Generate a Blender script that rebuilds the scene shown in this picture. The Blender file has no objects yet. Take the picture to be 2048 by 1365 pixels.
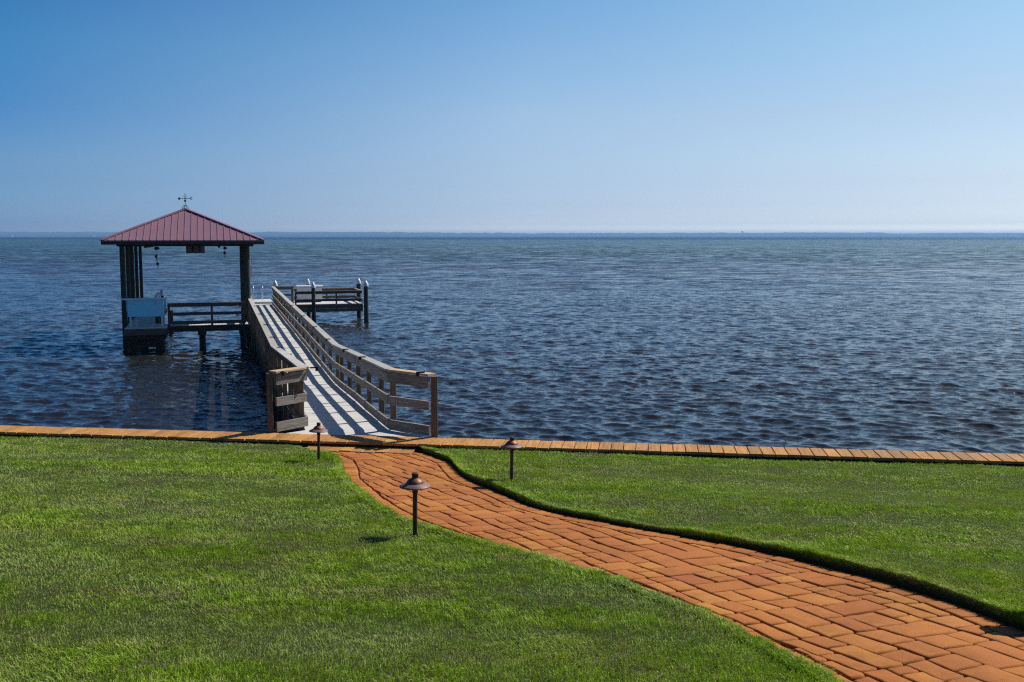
import bpy, bmesh, math, random
import numpy as np
from math import radians as R, sin, cos, pi
from mathutils import Vector

random.seed(7)
rng = np.random.default_rng(11)
sc = bpy.context.scene
COL = sc.collection
CZ = 5.1                       # camera height above the water (water = 0)

# ------------------------------------------------------------------ camera
cam = bpy.data.cameras.new('camera')
cam.lens = 35.16; cam.sensor_width = 36.0
cam.clip_start = 0.1; cam.clip_end = 40000
camo = bpy.data.objects.new('camera', cam)
camo.location = (0, 0, CZ)
camo.rotation_euler = (R(90 - 6.008), 0, 0)
COL.objects.link(camo); sc.camera = camo

# ------------------------------------------------------------------ light
SUN_AZ, SUN_EL = 54.0, 45.0    # azimuth from +Y towards +X
world = bpy.data.worlds.new('World'); sc.world = world
world.use_nodes = True
wn = world.node_tree.nodes; wl = world.node_tree.links
bg = wn['Background']
sky = wn.new('ShaderNodeTexSky'); sky.sky_type = 'NISHITA'
sky.sun_disc = False
sky.sun_elevation = R(SUN_EL); sky.sun_rotation = R(SUN_AZ)
sky.altitude = 0; sky.air_density = 1.0; sky.dust_density = 0.6; sky.ozone_density = 2.2
# clear-air colour grade of the sky by real direction: deeper blue overhead and away from the sun
def wnode(t, **kw):
    n = wn.new(t)
    for a_, b_ in kw.items(): setattr(n, a_, b_)
    return n
tc_ = wnode('ShaderNodeTexCoord'); sp_w = wnode('ShaderNodeSeparateXYZ'); wl.new(tc_.outputs['Generated'], sp_w.inputs[0])
dt = wnode('ShaderNodeVectorMath', operation='DOT_PRODUCT'); wl.new(tc_.outputs['Generated'], dt.inputs[0])
dt.inputs[1].default_value = (sin(R(SUN_AZ)), cos(R(SUN_AZ)), 0)
def wramp(fac, stops):
    n = wnode('ShaderNodeValToRGB'); wl.new(fac, n.inputs[0]); e = n.color_ramp.elements
    while len(e) < len(stops): e.new(0.5)
    for i, (p_, c_) in enumerate(stops): e[i].position = p_; e[i].color = (*[x / 4 for x in c_], 1)
    return n.outputs[0]
# (sine of elevation, gains at 81, 54 and 27 degrees from the sun's azimuth)
SKY_ROWS = [(0.0068, [(0.497, 0.715, 1.198), (1.445, 1.554, 2.018), (1.484, 1.668, 2.061)]), (0.0115, [(0.411, 0.687, 1.391), (1.037, 1.245, 1.881), (0.963, 1.202, 1.767)]), (0.0185, [(0.413, 0.707, 1.407), (0.875, 1.077, 1.725), (0.917, 1.122, 1.644)]), (0.03, [(0.396, 0.683, 1.332), (0.775, 0.956, 1.519), (0.849, 1.005, 1.456)]), (0.05, [(0.372, 0.641, 1.179), (0.772, 0.911, 1.342), (0.851, 0.934, 1.251)]), (0.07, [(0.377, 0.647, 1.099), (0.807, 0.924, 1.239), (0.902, 0.974, 1.174)]), (0.116, [(0.248, 0.587, 1.024), (0.902, 1.0, 1.171), (0.943, 0.974, 1.074)]), (0.173, [(0.224, 0.645, 1.002), (0.796, 0.999, 1.164), (0.955, 1.086, 1.122)]), (0.228, [(0.179, 0.554, 0.942), (0.663, 0.984, 1.174), (0.933, 1.139, 1.126)]), (0.5, [(0.165, 0.515, 0.895), (0.61, 0.915, 1.115), (0.858, 1.059, 1.07)]), (0.95, [(0.077, 0.267, 0.563), (0.279, 0.473, 0.705), (0.389, 0.546, 0.673)])]
def wmix(e0, e1, a_, b_):
    m = wnode('ShaderNodeMapRange'); m.inputs[1].default_value = e0; m.inputs[2].default_value = e1; wl.new(sp_w.outputs[2], m.inputs[0])
    x = wnode('ShaderNodeMix', data_type='RGBA'); wl.new(m.outputs[0], x.inputs[0]); wl.new(a_, x.inputs[6]); wl.new(b_, x.inputs[7]); return x.outputs[2]
g2_ = None; pe = None
for el_, gains in SKY_ROWS:
    r_ = wramp(dt.outputs['Value'], list(zip((0.16, 0.59, 0.89), gains)))
    g2_ = r_ if g2_ is None else wmix(pe, el_, g2_, r_)
    pe = el_
mm = wnode('ShaderNodeMix', data_type='RGBA', blend_type='MULTIPLY'); mm.inputs[0].default_value = 1.0
wl.new(sky.outputs[0], mm.inputs[6]); wl.new(g2_, mm.inputs[7])
wl.new(mm.outputs[2], bg.inputs[0]); bg.inputs[1].default_value = 0.3

sl = bpy.data.lights.new('sun', 'SUN'); sl.energy = 5.0; sl.angle = R(0.53)
sl.color = (1.0, 0.93, 0.83)
so = bpy.data.objects.new('sun', sl)
sd = Vector((sin(R(SUN_AZ)) * cos(R(SUN_EL)), cos(R(SUN_AZ)) * cos(R(SUN_EL)), sin(R(SUN_EL))))
so.rotation_euler = sd.to_track_quat('Z', 'Y').to_euler()
so.location = (20, 10, 30)
COL.objects.link(so)
sc.view_settings.view_transform = 'Standard'; sc.view_settings.look = 'None'
sc.view_settings.exposure = 0.3; sc.view_settings.gamma = 1.0
sc.cycles.max_bounces = 8; sc.cycles.transparent_max_bounces = 8
sc.cycles.volume_bounces = 0
sc.cycles.use_denoising = False
sc.cycles.filter_width = 1.2
sc.cycles.sample_clamp_indirect = 4.0; sc.cycles.sample_clamp_direct = 5.0

# ------------------------------------------------------------------ materials
class NT:
    def __init__(s, name):
        s.m = bpy.data.materials.new(name); s.m.use_nodes = True
        s.t = s.m.node_tree; s.n = s.t.nodes; s.l = s.t.links
        s.b = s.n['Principled BSDF']; s.out = s.n['Material Output']
    def new(s, typ, **kw):
        n = s.n.new(typ)
        for k, v in kw.items(): setattr(n, k, v)
        return n
    def set(s, sock, v):
        if hasattr(v, 'bl_rna') and isinstance(v, bpy.types.NodeSocket): s.l.new(v, sock)
        elif isinstance(v, (tuple, list)) and len(v) == 3 and sock.type == 'RGBA': sock.default_value = (*v, 1)
        else: sock.default_value = v
    def noise(s, vec, scale, detail=4, rough=0.55, dist=0.0):
        n = s.new('ShaderNodeTexNoise'); s.l.new(vec, n.inputs['Vector'])
        n.inputs['Scale'].default_value = scale; n.inputs['Detail'].default_value = detail
        n.inputs['Roughness'].default_value = rough; n.inputs['Distortion'].default_value = dist
        return n
    def ramp(s, fac, stops):
        n = s.new('ShaderNodeValToRGB'); s.l.new(fac, n.inputs[0])
        e = n.color_ramp.elements
        while len(e) < len(stops): e.new(0.5)
        for i, (p, c) in enumerate(stops):
            e[i].position = p; e[i].color = (*c, 1) if len(c) == 3 else c
        return n.outputs[0]
    def mix(s, fac, a, b, mode='MIX'):
        n = s.new('ShaderNodeMix', data_type='RGBA', blend_type=mode)
        s.set(n.inputs[0], fac); s.set(n.inputs[6], a); s.set(n.inputs[7], b)
        return n.outputs[2]
    def math(s, op, a, b=0.0, clamp=False):
        n = s.new('ShaderNodeMath', operation=op, use_clamp=clamp)
        s.set(n.inputs[0], a); s.set(n.inputs[1], b); return n.outputs[0]
    def vmath(s, op, a, b=None):
        n = s.new('ShaderNodeVectorMath', operation=op)
        s.set(n.inputs[0], a)
        if b is not None:
            if op == 'SCALE': s.set(n.inputs[3], b)
            else: s.set(n.inputs[1], b)
        return n.outputs[0]
    def mapping(s, vec, scale=(1, 1, 1), rot=(0, 0, 0)):
        n = s.new('ShaderNodeMapping'); s.l.new(vec, n.inputs[0])
        n.inputs['Scale'].default_value = scale; n.inputs['Rotation'].default_value = rot
        return n.outputs[0]
    def attr(s, name):
        return s.new('ShaderNodeAttribute', attribute_name=name)
    def pos(s): return s.new('ShaderNodeNewGeometry').outputs['Position']
    def bump(s, h, strength=0.4, dist=0.01):
        n = s.new('ShaderNodeBump'); s.l.new(h, n.inputs['Height'])
        n.inputs['Strength'].default_value = strength; n.inputs['Distance'].default_value = dist
        s.l.new(n.outputs[0], s.b.inputs['Normal'])
    def base(s, c, rough=0.6, spec=None, metal=None):
        s.set(s.b.inputs['Base Color'], c)
        s.set(s.b.inputs['Roughness'], rough)
        if spec is not None: s.set(s.b.inputs['Specular IOR Level'], spec)
        if metal is not None: s.set(s.b.inputs['Metallic'], metal)

def wood(name, dark, light, grain=1.0, rough=0.75, tintvar=0.35, spec=0.3, stain=None):
    k = NT(name)
    uv = k.new('ShaderNodeUVMap', uv_map='uv').outputs[0]
    a = k.attr('tint').outputs['Fac']
    v1 = k.mapping(uv, (0.9, 15 * grain, 1))
    g1 = k.noise(v1, 2.2, 5, 0.6, 1.6)
    v2 = k.mapping(uv, (5, 160 * grain, 1))
    g2 = k.noise(v2, 2.0, 2, 0.6, 0.3)
    blot = k.noise(uv, 2.5, 3)
    f = k.math('ADD', k.math('MULTIPLY', g1.outputs[0], 0.6), k.math('MULTIPLY', g2.outputs[0], 0.4))
    c = k.ramp(f, [(0.38, dark), (0.58, light)])
    c = k.mix(k.math('MULTIPLY', blot.outputs[0], 0.45), c, tuple(x * 0.62 for x in dark))
    t = k.math('ADD', k.math('MULTIPLY', a, tintvar), 1.0 - tintvar / 2)
    c = k.mix(1.0, c, k.new('ShaderNodeCombineColor').outputs[0], 'MULTIPLY') if False else k.vmath('SCALE', c, t)
    k.base(c, rough, spec)
    k.bump(f, 0.5, 0.006)
    return k.m

def plain(name, col, rough=0.5, spec=0.4, metal=0.0, var=0.25, scale=6.0, bump=0.0):
    k = NT(name)
    p = k.new('ShaderNodeTexCoord').outputs['Object']
    n = k.noise(p, scale, 5, 0.65)
    c = k.mix(n.outputs[0], tuple(x * (1 - var) for x in col), tuple(min(1, x * (1 + var)) for x in col))
    k.base(c, k.math('ADD', k.math('MULTIPLY', n.outputs[0], 0.2), rough - 0.1), spec, metal)
    if bump: k.bump(n.outputs[0], bump, 0.004)
    return k.m

M = {}
M['gray_wood'] = wood('weathered_grey_wood', (0.095, 0.080, 0.066), (0.36, 0.325, 0.285))
M['rail_cap'] = wood('rail_cap_wood', (0.30, 0.275, 0.24), (0.50, 0.47, 0.42), rough=0.6, spec=0.5)
M['tan_wood'] = wood('tan_cap_wood', (0.36, 0.24, 0.13), (0.58, 0.43, 0.27))
M['post_wood'] = wood('brown_post_wood', (0.08, 0.052, 0.030), (0.27, 0.185, 0.115), tintvar=0.6)
M['dark_wood'] = wood('dark_beam_wood', (0.018, 0.013, 0.010), (0.05, 0.036, 0.026))
M['dock_wood'] = wood('brown_dock_rail_wood', (0.06, 0.040, 0.027), (0.155, 0.105, 0.072))
M['seawall'] = wood('stained_cap_board', (0.20, 0.090, 0.026), (0.52, 0.255, 0.062), tintvar=0.75)
M['deck'] = wood('pale_deck_board', (0.47, 0.46, 0.435), (0.61, 0.605, 0.585), grain=0.7, rough=0.7, tintvar=0.16)
M['white'] = plain('white_plastic', (0.62, 0.64, 0.66), 0.45, 0.4, var=0.06)
M['shade_blue'] = plain('shade_blue_white_panel', (0.30, 0.72, 0.84), 0.4, 0.4, var=0.08)  # white paint with the blue of shade put into its colour
M['pile_cap'] = plain('white_pile_cap', (0.60, 0.62, 0.65), 0.35, 0.5, var=0.05)
M['iron'] = plain('dark_iron', (0.03, 0.03, 0.032), 0.45, 0.5, 0.6)
M['verdigris'] = plain('green_black_copper', (0.02, 0.05, 0.055), 0.5, 0.5, 0.3)
M['steel'] = plain('brushed_steel', (0.70, 0.70, 0.70), 0.25, 0.5, 0.9)
M['black'] = plain('black_fixture', (0.012, 0.012, 0.014), 0.5, 0.4)

k = NT('treated_pile'); p = k.new('ShaderNodeTexCoord').outputs['Object']
n = k.noise(k.mapping(p, (9, 9, 0.8)), 2.0, 5)
z = k.new('ShaderNodeSeparateXYZ'); k.l.new(k.pos(), z.inputs[0])
c = k.ramp(n.outputs[0], [(0.3, (0.011, 0.013, 0.008)), (0.5, (0.026, 0.029, 0.017)), (0.72, (0.062, 0.055, 0.033))])
low_band = k.math('LESS_THAN', k.math('ADD', z.outputs[2], k.math('MULTIPLY', n.outputs[0], 0.25)), 0.62)  # darker band towards the foot of each pile, ragged upper edge
c = k.mix(low_band, c, (0.012, 0.013, 0.012))
k.base(c, 0.7, 0.3); k.bump(n.outputs[0], 0.5, 0.01); M['pile'] = k.m

k = NT('mauve_metal_roof'); p = k.new('ShaderNodeTexCoord').outputs['Object']
n = k.noise(p, 1.2, 5, 0.6); n2 = k.noise(p, 9, 4)
c = k.mix(n.outputs[0], (0.175, 0.092, 0.128), (0.230, 0.122, 0.162))
k.base(c, k.math('ADD', k.math('MULTIPLY', n2.outputs[0], 0.2), 0.42), 0.35); M['roof'] = k.m

k = NT('rusty_bronze'); p = k.new('ShaderNodeTexCoord').outputs['Object']
n = k.noise(k.mapping(p, (1, 1, 0.5)), 18, 6, 0.65)
c = k.ramp(n.outputs[0], [(0.3, (0.05, 0.018, 0.012)), (0.52, (0.14, 0.05, 0.028)), (0.7, (0.30, 0.12, 0.055))])
k.base(c, 0.5, 0.5, 0.35); k.bump(n.outputs[0], 0.25, 0.003); M['bronze'] = k.m

def patina(name, a_, b_, c_, metal):
    k = NT(name); p = k.new('ShaderNodeTexCoord').outputs['Object']
    n = k.noise(k.mapping(p, (1, 1, 0.5)), 22, 6, 0.65)
    k.base(k.ramp(n.outputs[0], [(0.3, a_), (0.52, b_), (0.72, c_)]), 0.55, 0.4, metal); k.bump(n.outputs[0], 0.25, 0.003); return k.m
M['patina'] = patina('violet_bronze_patina', (0.10, 0.065, 0.07), (0.17, 0.10, 0.095), (0.32, 0.14, 0.07), 0.25)
M['dark_bronze'] = patina('dark_bronze', (0.02, 0.012, 0.010), (0.045, 0.024, 0.016), (0.14, 0.06, 0.025), 0.2)
# pavers
k = NT('orange_paver'); p = k.pos(); a = k.attr('tint').outputs['Fac']
c = k.ramp(a, [(0.0, (0.31, 0.090, 0.024)), (0.3, (0.39, 0.135, 0.026)), (0.65, (0.44, 0.172, 0.029)),
               (0.90, (0.52, 0.240, 0.038)), (1.0, (0.36, 0.13, 0.055))])
n = k.noise(p, 9, 6, 0.7); n2 = k.noise(p, 160, 3, 0.7); n3 = k.noise(p, 2.0, 3)
c = k.mix(k.math('MULTIPLY', n.outputs[0], 0.8), c, (0.29, 0.082, 0.022))
c = k.mix(k.ramp(n2.outputs[0], [(0.55, (0, 0, 0)), (0.75, (0.55, 0.55, 0.55))]), c, (0.62, 0.28, 0.10))
c = k.mix(k.ramp(n2.outputs[0], [(0.25, (0.6, 0.6, 0.6)), (0.42, (0, 0, 0))]), c, (0.16, 0.055, 0.025))
k.base(c, 0.85, 0.2)
st_ = k.ramp(k.noise(p, 1.1, 6, 0.75, 0.4).outputs[0], [(0.40, (0.62, 0.60, 0.58)), (0.56, (1, 1, 1))])
c = k.mix(0.55, c, k.mix(1.0, c, st_, 'MULTIPLY')); k.set(k.b.inputs['Base Color'], c)
h = k.math('ADD', n2.outputs[0], k.math('MULTIPLY', n.outputs[0], 1.5)); k.bump(h, 0.9, 0.006); M['paver'] = k.m
k = NT('joint_sand'); n = k.noise(k.pos(), 60, 4)
k.base(k.mix(n.outputs[0], (0.05, 0.022, 0.012), (0.13, 0.06, 0.03)), 0.95, 0.1); M['sand'] = k.m

# lawn soil + thatch
k = NT('lawn_soil'); p = k.pos(); n = k.noise(p, 45, 5, 0.7)
k.base(k.mix(n.outputs[0], (0.012, 0.016, 0.005), (0.045, 0.05, 0.014)), 0.95, 0.1); M['lawn'] = k.m

# grass blades
k = NT('grass_blade'); p = k.pos(); a = k.attr('tint').outputs['Fac']; tip = k.attr('tip').outputs['Fac']
lush = k.attr('lush').outputs['Fac']
c = k.ramp(a, [(0.0, (0.085, 0.145, 0.008)), (0.35, (0.225, 0.34, 0.018)), (0.7, (0.35, 0.50, 0.035)),
               (0.93, (0.42, 0.50, 0.070)), (1.0, (0.5, 0.44, 0.2))])
grey = k.mix(0.5, c, (0.29, 0.36, 0.15))
c2 = k.mix(lush, grey, k.mix(0.3, c, (0.17, 0.35, 0.006)))
dry = k.attr('dry').outputs['Fac']
c2 = k.mix(dry, c2, (0.32, 0.26, 0.15))
diff = k.new('ShaderNodeBsdfDiffuse'); k.l.new(c2, diff.inputs[0])
tr = k.new('ShaderNodeBsdfTranslucent'); k.l.new(k.mix(0.6, c2, (0.28, 0.44, 0.015)), tr.inputs[0])
gl = k.new('ShaderNodeBsdfGlossy'); gl.inputs['Roughness'].default_value = 0.42
gl.inputs[0].default_value = (0.8, 0.9, 0.8, 1)
m1 = k.new('ShaderNodeMixShader'); m1.inputs[0].default_value = 0.24
k.l.new(diff.outputs[0], m1.inputs[1]); k.l.new(tr.outputs[0], m1.inputs[2])
m2 = k.new('ShaderNodeMixShader'); m2.inputs[0].default_value = 0.018
k.l.new(m1.outputs[0], m2.inputs[1]); k.l.new(gl.outputs[0], m2.inputs[2])
k.l.new(m2.outputs[0], k.out.inputs[0]); M['grass'] = k.m

# water
k = NT('bay_water'); p = k.pos()
sx = k.new('ShaderNodeSeparateXYZ'); k.l.new(p, sx.inputs[0]); Y = sx.outputs[1]; X = sx.outputs[0]
big = k.noise(k.mapping(p, (0.004, 0.012, 1)), 1.0, 4, 0.6)
dist = k.math('ADD', Y, k.math('MULTIPLY', k.math('SUBTRACT', big.outputs[0], 0.5), 120))
dist = k.math('ADD', dist, k.math('MULTIPLY', X, 0.18))
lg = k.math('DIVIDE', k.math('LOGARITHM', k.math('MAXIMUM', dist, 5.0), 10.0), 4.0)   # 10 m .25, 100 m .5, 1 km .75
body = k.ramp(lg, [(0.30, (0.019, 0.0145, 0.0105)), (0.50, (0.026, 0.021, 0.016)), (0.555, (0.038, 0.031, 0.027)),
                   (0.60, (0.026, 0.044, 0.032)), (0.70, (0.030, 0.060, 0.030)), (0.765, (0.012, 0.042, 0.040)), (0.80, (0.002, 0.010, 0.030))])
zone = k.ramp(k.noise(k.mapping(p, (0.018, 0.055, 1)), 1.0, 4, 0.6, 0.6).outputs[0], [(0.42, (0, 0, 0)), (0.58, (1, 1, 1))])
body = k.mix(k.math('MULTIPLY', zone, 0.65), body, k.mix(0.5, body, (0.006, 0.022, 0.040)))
def nv(vec, scale, detail=3):
    n_ = k.noise(vec, scale, detail, 0.55)
    return k.vmath('SUBTRACT', n_.outputs['Color'], (0.5, 0.5, 0.5))
pm = k.mapping(p, (0.8, 1.25, 1.0), (0, 0, R(-12)))
fine = k.vmath('SCALE', nv(pm, 9.0, 4), 0.62)
mid = k.vmath('SCALE', nv(pm, 2.4, 4), 0.50)
far = k.math('MULTIPLY', k.math('SUBTRACT', lg, 0.44), 6.0, True)
farv = k.vmath('SCALE', k.vmath('SCALE', nv(k.mapping(p, (0.35, 1.1, 1)), 0.8, 4), 1.6), far)
far2 = k.vmath('SCALE', k.vmath('SCALE', nv(k.mapping(p, (0.05, 0.14, 1)), 1.0, 4), 0.5), far)
gust = k.noise(k.mapping(p, (0.035, 0.09, 1)), 1.0, 4, 0.6, 0.5)
gs = k.math('ADD', k.math('MULTIPLY', gust.outputs[0], 2.2), 0.05)
s = k.vmath('ADD', k.vmath('SCALE', k.vmath('ADD', fine, mid), gs), k.vmath('ADD', farv, far2))
s = k.vmath('MULTIPLY', s, (0.8, 1.0, 0.0))
bias = k.new('ShaderNodeCombineXYZ'); k.l.new(k.math('SUBTRACT', k.math('MULTIPLY', far, -0.20), k.math('MULTIPLY', k.math('MULTIPLY', k.math('SUBTRACT', lg, 0.765), 20.0, True), 0.14)), bias.inputs[1])   # wave faces turned to the shore
s = k.vmath('ADD', s, bias.outputs[0])
gn = k.new('ShaderNodeNewGeometry').outputs['Normal']
nn = k.vmath('NORMALIZE', k.vmath('ADD', gn, s))
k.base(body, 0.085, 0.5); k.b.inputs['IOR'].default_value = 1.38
k.l.new(nn, k.b.inputs['Normal']); M['water'] = k.m

k = NT('far_shore_trees'); p = k.pos(); n = k.noise(k.mapping(p, (0.02, 0.02, 0.1)), 1.0, 5)
k.base(k.mix(n.outputs[0], (0.018, 0.03, 0.03), (0.05, 0.07, 0.06)), 0.95, 0.1); M['far'] = k.m
M['beach'] = plain('far_beach_sand', (0.55, 0.52, 0.46), 0.9, 0.1, scale=0.01)
M['hull'] = plain('white_house_wall', (0.45, 0.45, 0.45), 0.8, 0.2)

# ------------------------------------------------------------------ mesh builder
class MB:
    def __init__(s): s.v = []; s.f = []; s.uv = []; s.t = []; s.sm = []
    def add(s, verts, faces, uvs=None, tint=None, smooth=False):
        o = len(s.v); s.v += [tuple(x) for x in verts]
        tn = random.random() if tint is None else tint
        for i, f in enumerate(faces):
            s.f.append([o + j for j in f]); s.t.append(tn); s.sm.append(smooth)
            s.uv.append(uvs[i] if uvs else [(0.0, 0.0)] * len(f))
    def beam(s, p0, p1, w, h, up=(0, 0, 1), tint=None, roll=0, ch=0.0):
        """box from p0 to p1 (centre line), w across, h along up"""
        p0 = Vector(p0); p1 = Vector(p1); d = (p1 - p0); L = d.length; d.normalize()
        u = Vector(up); side = d.cross(u)
        if side.length < 1e-6: side = Vector((1, 0, 0))
        side.normalize(); u = side.cross(d).normalized()
        ou, ov = random.random() * 30, random.random() * 30
        if ch <= 0:
            sec = [(-w/2, -h/2), (w/2, -h/2), (w/2, h/2), (-w/2, h/2)]
        else:
            sec = [(-w/2 + ch, -h/2), (w/2 - ch, -h/2), (w/2, -h/2 + ch), (w/2, h/2 - ch), (w/2 - ch, h/2), (-w/2 + ch, h/2), (-w/2, h/2 - ch), (-w/2, -h/2 + ch)]
        n = len(sec); vs = []
        for q in (p0, p1):
            for a, b in sec: vs.append(q + side * a + u * b)
        fs = []; uvs = []
        cum = 0
        for i in range(n):
            j = (i + 1) % n
            e = math.dist(sec[i], sec[j])
            fs.append([i, j, n + j, n + i])
            uvs.append([(ou, ov + cum), (ou, ov + cum + e), (ou + L, ov + cum + e), (ou + L, ov + cum)]); cum += e
        fs.append(list(range(n))[::-1]); uvs.append([(ou + sec[i][0], ov + sec[i][1]) for i in range(n)][::-1])
        fs.append([n + i for i in range(n)]); uvs.append([(ou + sec[i][0], ov + sec[i][1]) for i in range(n)])
        s.add(vs, fs, uvs, tint)
    def prism(s, poly, z0, z1, tint=None, L=(1, 0)):
        """vertical prism; poly list of (x,y); z may be function"""
        f0 = z0 if callable(z0) else (lambda x, y: z0); f1 = z1 if callable(z1) else (lambda x, y: z1)
        n = len(poly); vs = [(x, y, f0(x, y)) for x, y in poly] + [(x, y, f1(x, y)) for x, y in poly]
        ou = random.random() * 30
        U = lambda x, y: (x * L[0] + y * L[1] + ou, -x * L[1] + y * L[0] + ou)
        fs = [list(range(n))[::-1], [n + i for i in range(n)]]
        uvs = [[U(*p) for p in poly][::-1], [U(*p) for p in poly]]
        for i in range(n):
            j = (i + 1) % n; e = math.dist(poly[i], poly[j])
            fs.append([i, j, n + j, n + i]); uvs.append([(ou, 0), (ou + e, 0), (ou + e, .05), (ou, .05)])
        s.add(vs, fs, uvs, tint)
    def tube(s, pts, r, n=10, cap=True, tint=None):
        pts = [Vector(p) for p in pts]; rs = r if isinstance(r, (list, tuple)) else [r] * len(pts)
        vs = []; ref = None
        for i, p in enumerate(pts):
            d = (pts[min(i + 1, len(pts) - 1)] - pts[max(i - 1, 0)]).normalized()
            if ref is None:
                ref = d.orthogonal().normalized()
            a = (ref - d * ref.dot(d)).normalized(); ref = a; b = d.cross(a)
            for k_ in range(n):
                t = 2 * pi * k_ / n; vs.append(p + (a * cos(t) + b * sin(t)) * rs[i])
        fs = []; m = len(pts)
        for i in range(m - 1):
            for k_ in range(n):
                k2 = (k_ + 1) % n
                fs.append([i * n + k_, i * n + k2, (i + 1) * n + k2, (i + 1) * n + k_])
        s.add(vs, fs, None, tint, True)
        if cap: s.add(vs[:n][::-1], [list(range(n))], None, tint); s.add(vs[-n:], [list(range(n))], None, tint)
    def lathe(s, c, prof, n=24, tint=None, smooth=True):
        c = Vector(c); vs = []
        for r_, z_ in prof:
            for k_ in range(n):
                t = 2 * pi * k_ / n; vs.append((c.x + r_ * cos(t), c.y + r_ * sin(t), c.z + z_))
        fs = []
        for i in range(len(prof) - 1):
            for k_ in range(n):
                k2 = (k_ + 1) % n
                fs.append([i * n + k_, i * n + k2, (i + 1) * n + k2, (i + 1) * n + k_])
        s.add(vs, fs, None, tint, smooth)
        if prof[0][0] > 1e-4: s.add(vs[:n][::-1], [list(range(n))], None, tint)
        if prof[-1][0] > 1e-4: s.add(vs[-n:], [list(range(n))], None, tint)
    def build(s, name, mat, parent=None, local=False):
        off = (0, 0, 0)
        if parent is not None and not local:
            q = parent
            while q is not None: off = tuple(a + b for a, b in zip(off, q.location)); q = q.parent
        me = bpy.data.meshes.new(name)
        me.from_pydata([(x - off[0], y - off[1], z - off[2]) for x, y, z in s.v], [], s.f)
        uvl = me.uv_layers.new(name='uv')
        uvl.data.foreach_set('uv', np.array([c for f in s.uv for p in f for c in p], dtype=np.float32))
        at = me.attributes.new('tint', 'FLOAT', 'FACE'); at.data.foreach_set('value', np.array(s.t, dtype=np.float32))
        me.polygons.foreach_set('use_smooth', np.array(s.sm, dtype=bool))
        me.materials.append(mat); me.update()
        o = bpy.data.objects.new(name, me); COL.objects.link(o)
        if parent is not None: o.parent = parent
        return o

def tag(o, label=None, cat=None, group=None, kind=None):
    if label: o['label'] = label
    if cat: o['category'] = cat
    if group: o['group'] = group
    if kind: o['kind'] = kind
    return o
def thing(name, loc, label, cat, group=None):
    o = bpy.data.objects.new(name, None); COL.objects.link(o); o.location = loc
    o.empty_display_size = 0.2
    return tag(o, label, cat, group)
def copy_tree(o, parent=None):
    c = o.copy(); COL.objects.link(c); c.parent = parent
    for ch in list(o.children): copy_tree(ch, c)
    return c

# ------------------------------------------------------------------ site frames
NS = (sin(R(7.9)), cos(R(7.9))); ES = (cos(R(7.9)), -sin(R(7.9)))   # seawall normal / direction
CAP0, CAP1 = 15.33, 15.87
ZCAP = CZ - 3.30
def nof(x, y): return x * NS[0] + y * NS[1]
def und(x, y):
    return 0.012 * np.sin(x * 0.9 + 1.3 * np.sin(y * 0.55)) + 0.010 * np.sin(y * 1.7 + x * 0.4 + 1.0)
def zg(x, y): return CZ - 3.36 + 0.109 * (15.1 - nof(x, y))
def zl(x, y): return zg(x, y) + und(x, y)
PD = 0.047
def zp(x, y): return zg(x, y) - PD
# path edges as X(Y)
LE = [(-3.75, 16.6), (-3.62, 15.9), (-3.18, 15.35), (-2.83, 15.05), (-2.54, 14.42), (-2.34, 13.56), (-2.17, 12.56), (-1.91, 11.75), (-1.67, 11.0),
      (-1.42, 10.38), (-1.22, 9.93), (-0.99, 9.47), (-0.80, 9.20), (-0.60, 8.92), (-0.36, 8.58), (-0.15, 8.30), (0.25, 7.83),
      (0.62, 7.38), (0.90, 7.0), (1.08, 6.70), (1.20, 6.43), (1.33, 6.20), (1.41, 6.02), (1.47, 5.83), (1.63, 5.35), (1.74, 5.0),
      (2.1, 4.0), (2.6, 2.5), (3.4, 0), (4.6, -3), (6.0, -6)]
RE = [(-1.75, 16.8), (-1.48, 15.75), (-1.19, 15.16), (-0.88, 14.31), (-0.74, 13.47), (-0.60, 12.73), (-0.37, 12.12), (-0.19, 11.63), (0.02, 11.08),
      (0.22, 10.55), (0.44, 10.18), (0.84, 9.74), (1.22, 9.32), (1.60, 8.96), (1.92, 8.65), (2.19, 8.33), (2.41, 8.02), (2.60, 7.68),
      (2.79, 7.37), (2.97, 6.99), (3.10, 6.60), (3.18, 6.25), (3.26, 6.0), (3.42, 5.3), (3.62, 4.5), (4.1, 2.5), (4.9, 0), (6.1, -3), (7.5, -6)]
def smooth(c, n=600):
    a = np.array(c)[::-1]; y = np.linspace(a[0, 1], a[-1, 1], n)
    x = np.interp(y, a[:, 1], a[:, 0]); w = np.hanning(13); w /= w.sum()
    xs = np.convolve(np.pad(x, 6, mode='edge'), w, 'valid'); return xs, y
LE = [(x_ - 0.135 * min(1, max(0, (11 - y_) / 4)), y_) for x_, y_ in LE]
lx, ly = smooth(LE); rx, ry = smooth(RE)
XL = lambda y: np.interp(y, ly, lx)
XR = lambda y: np.interp(y, ry, rx)

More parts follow.
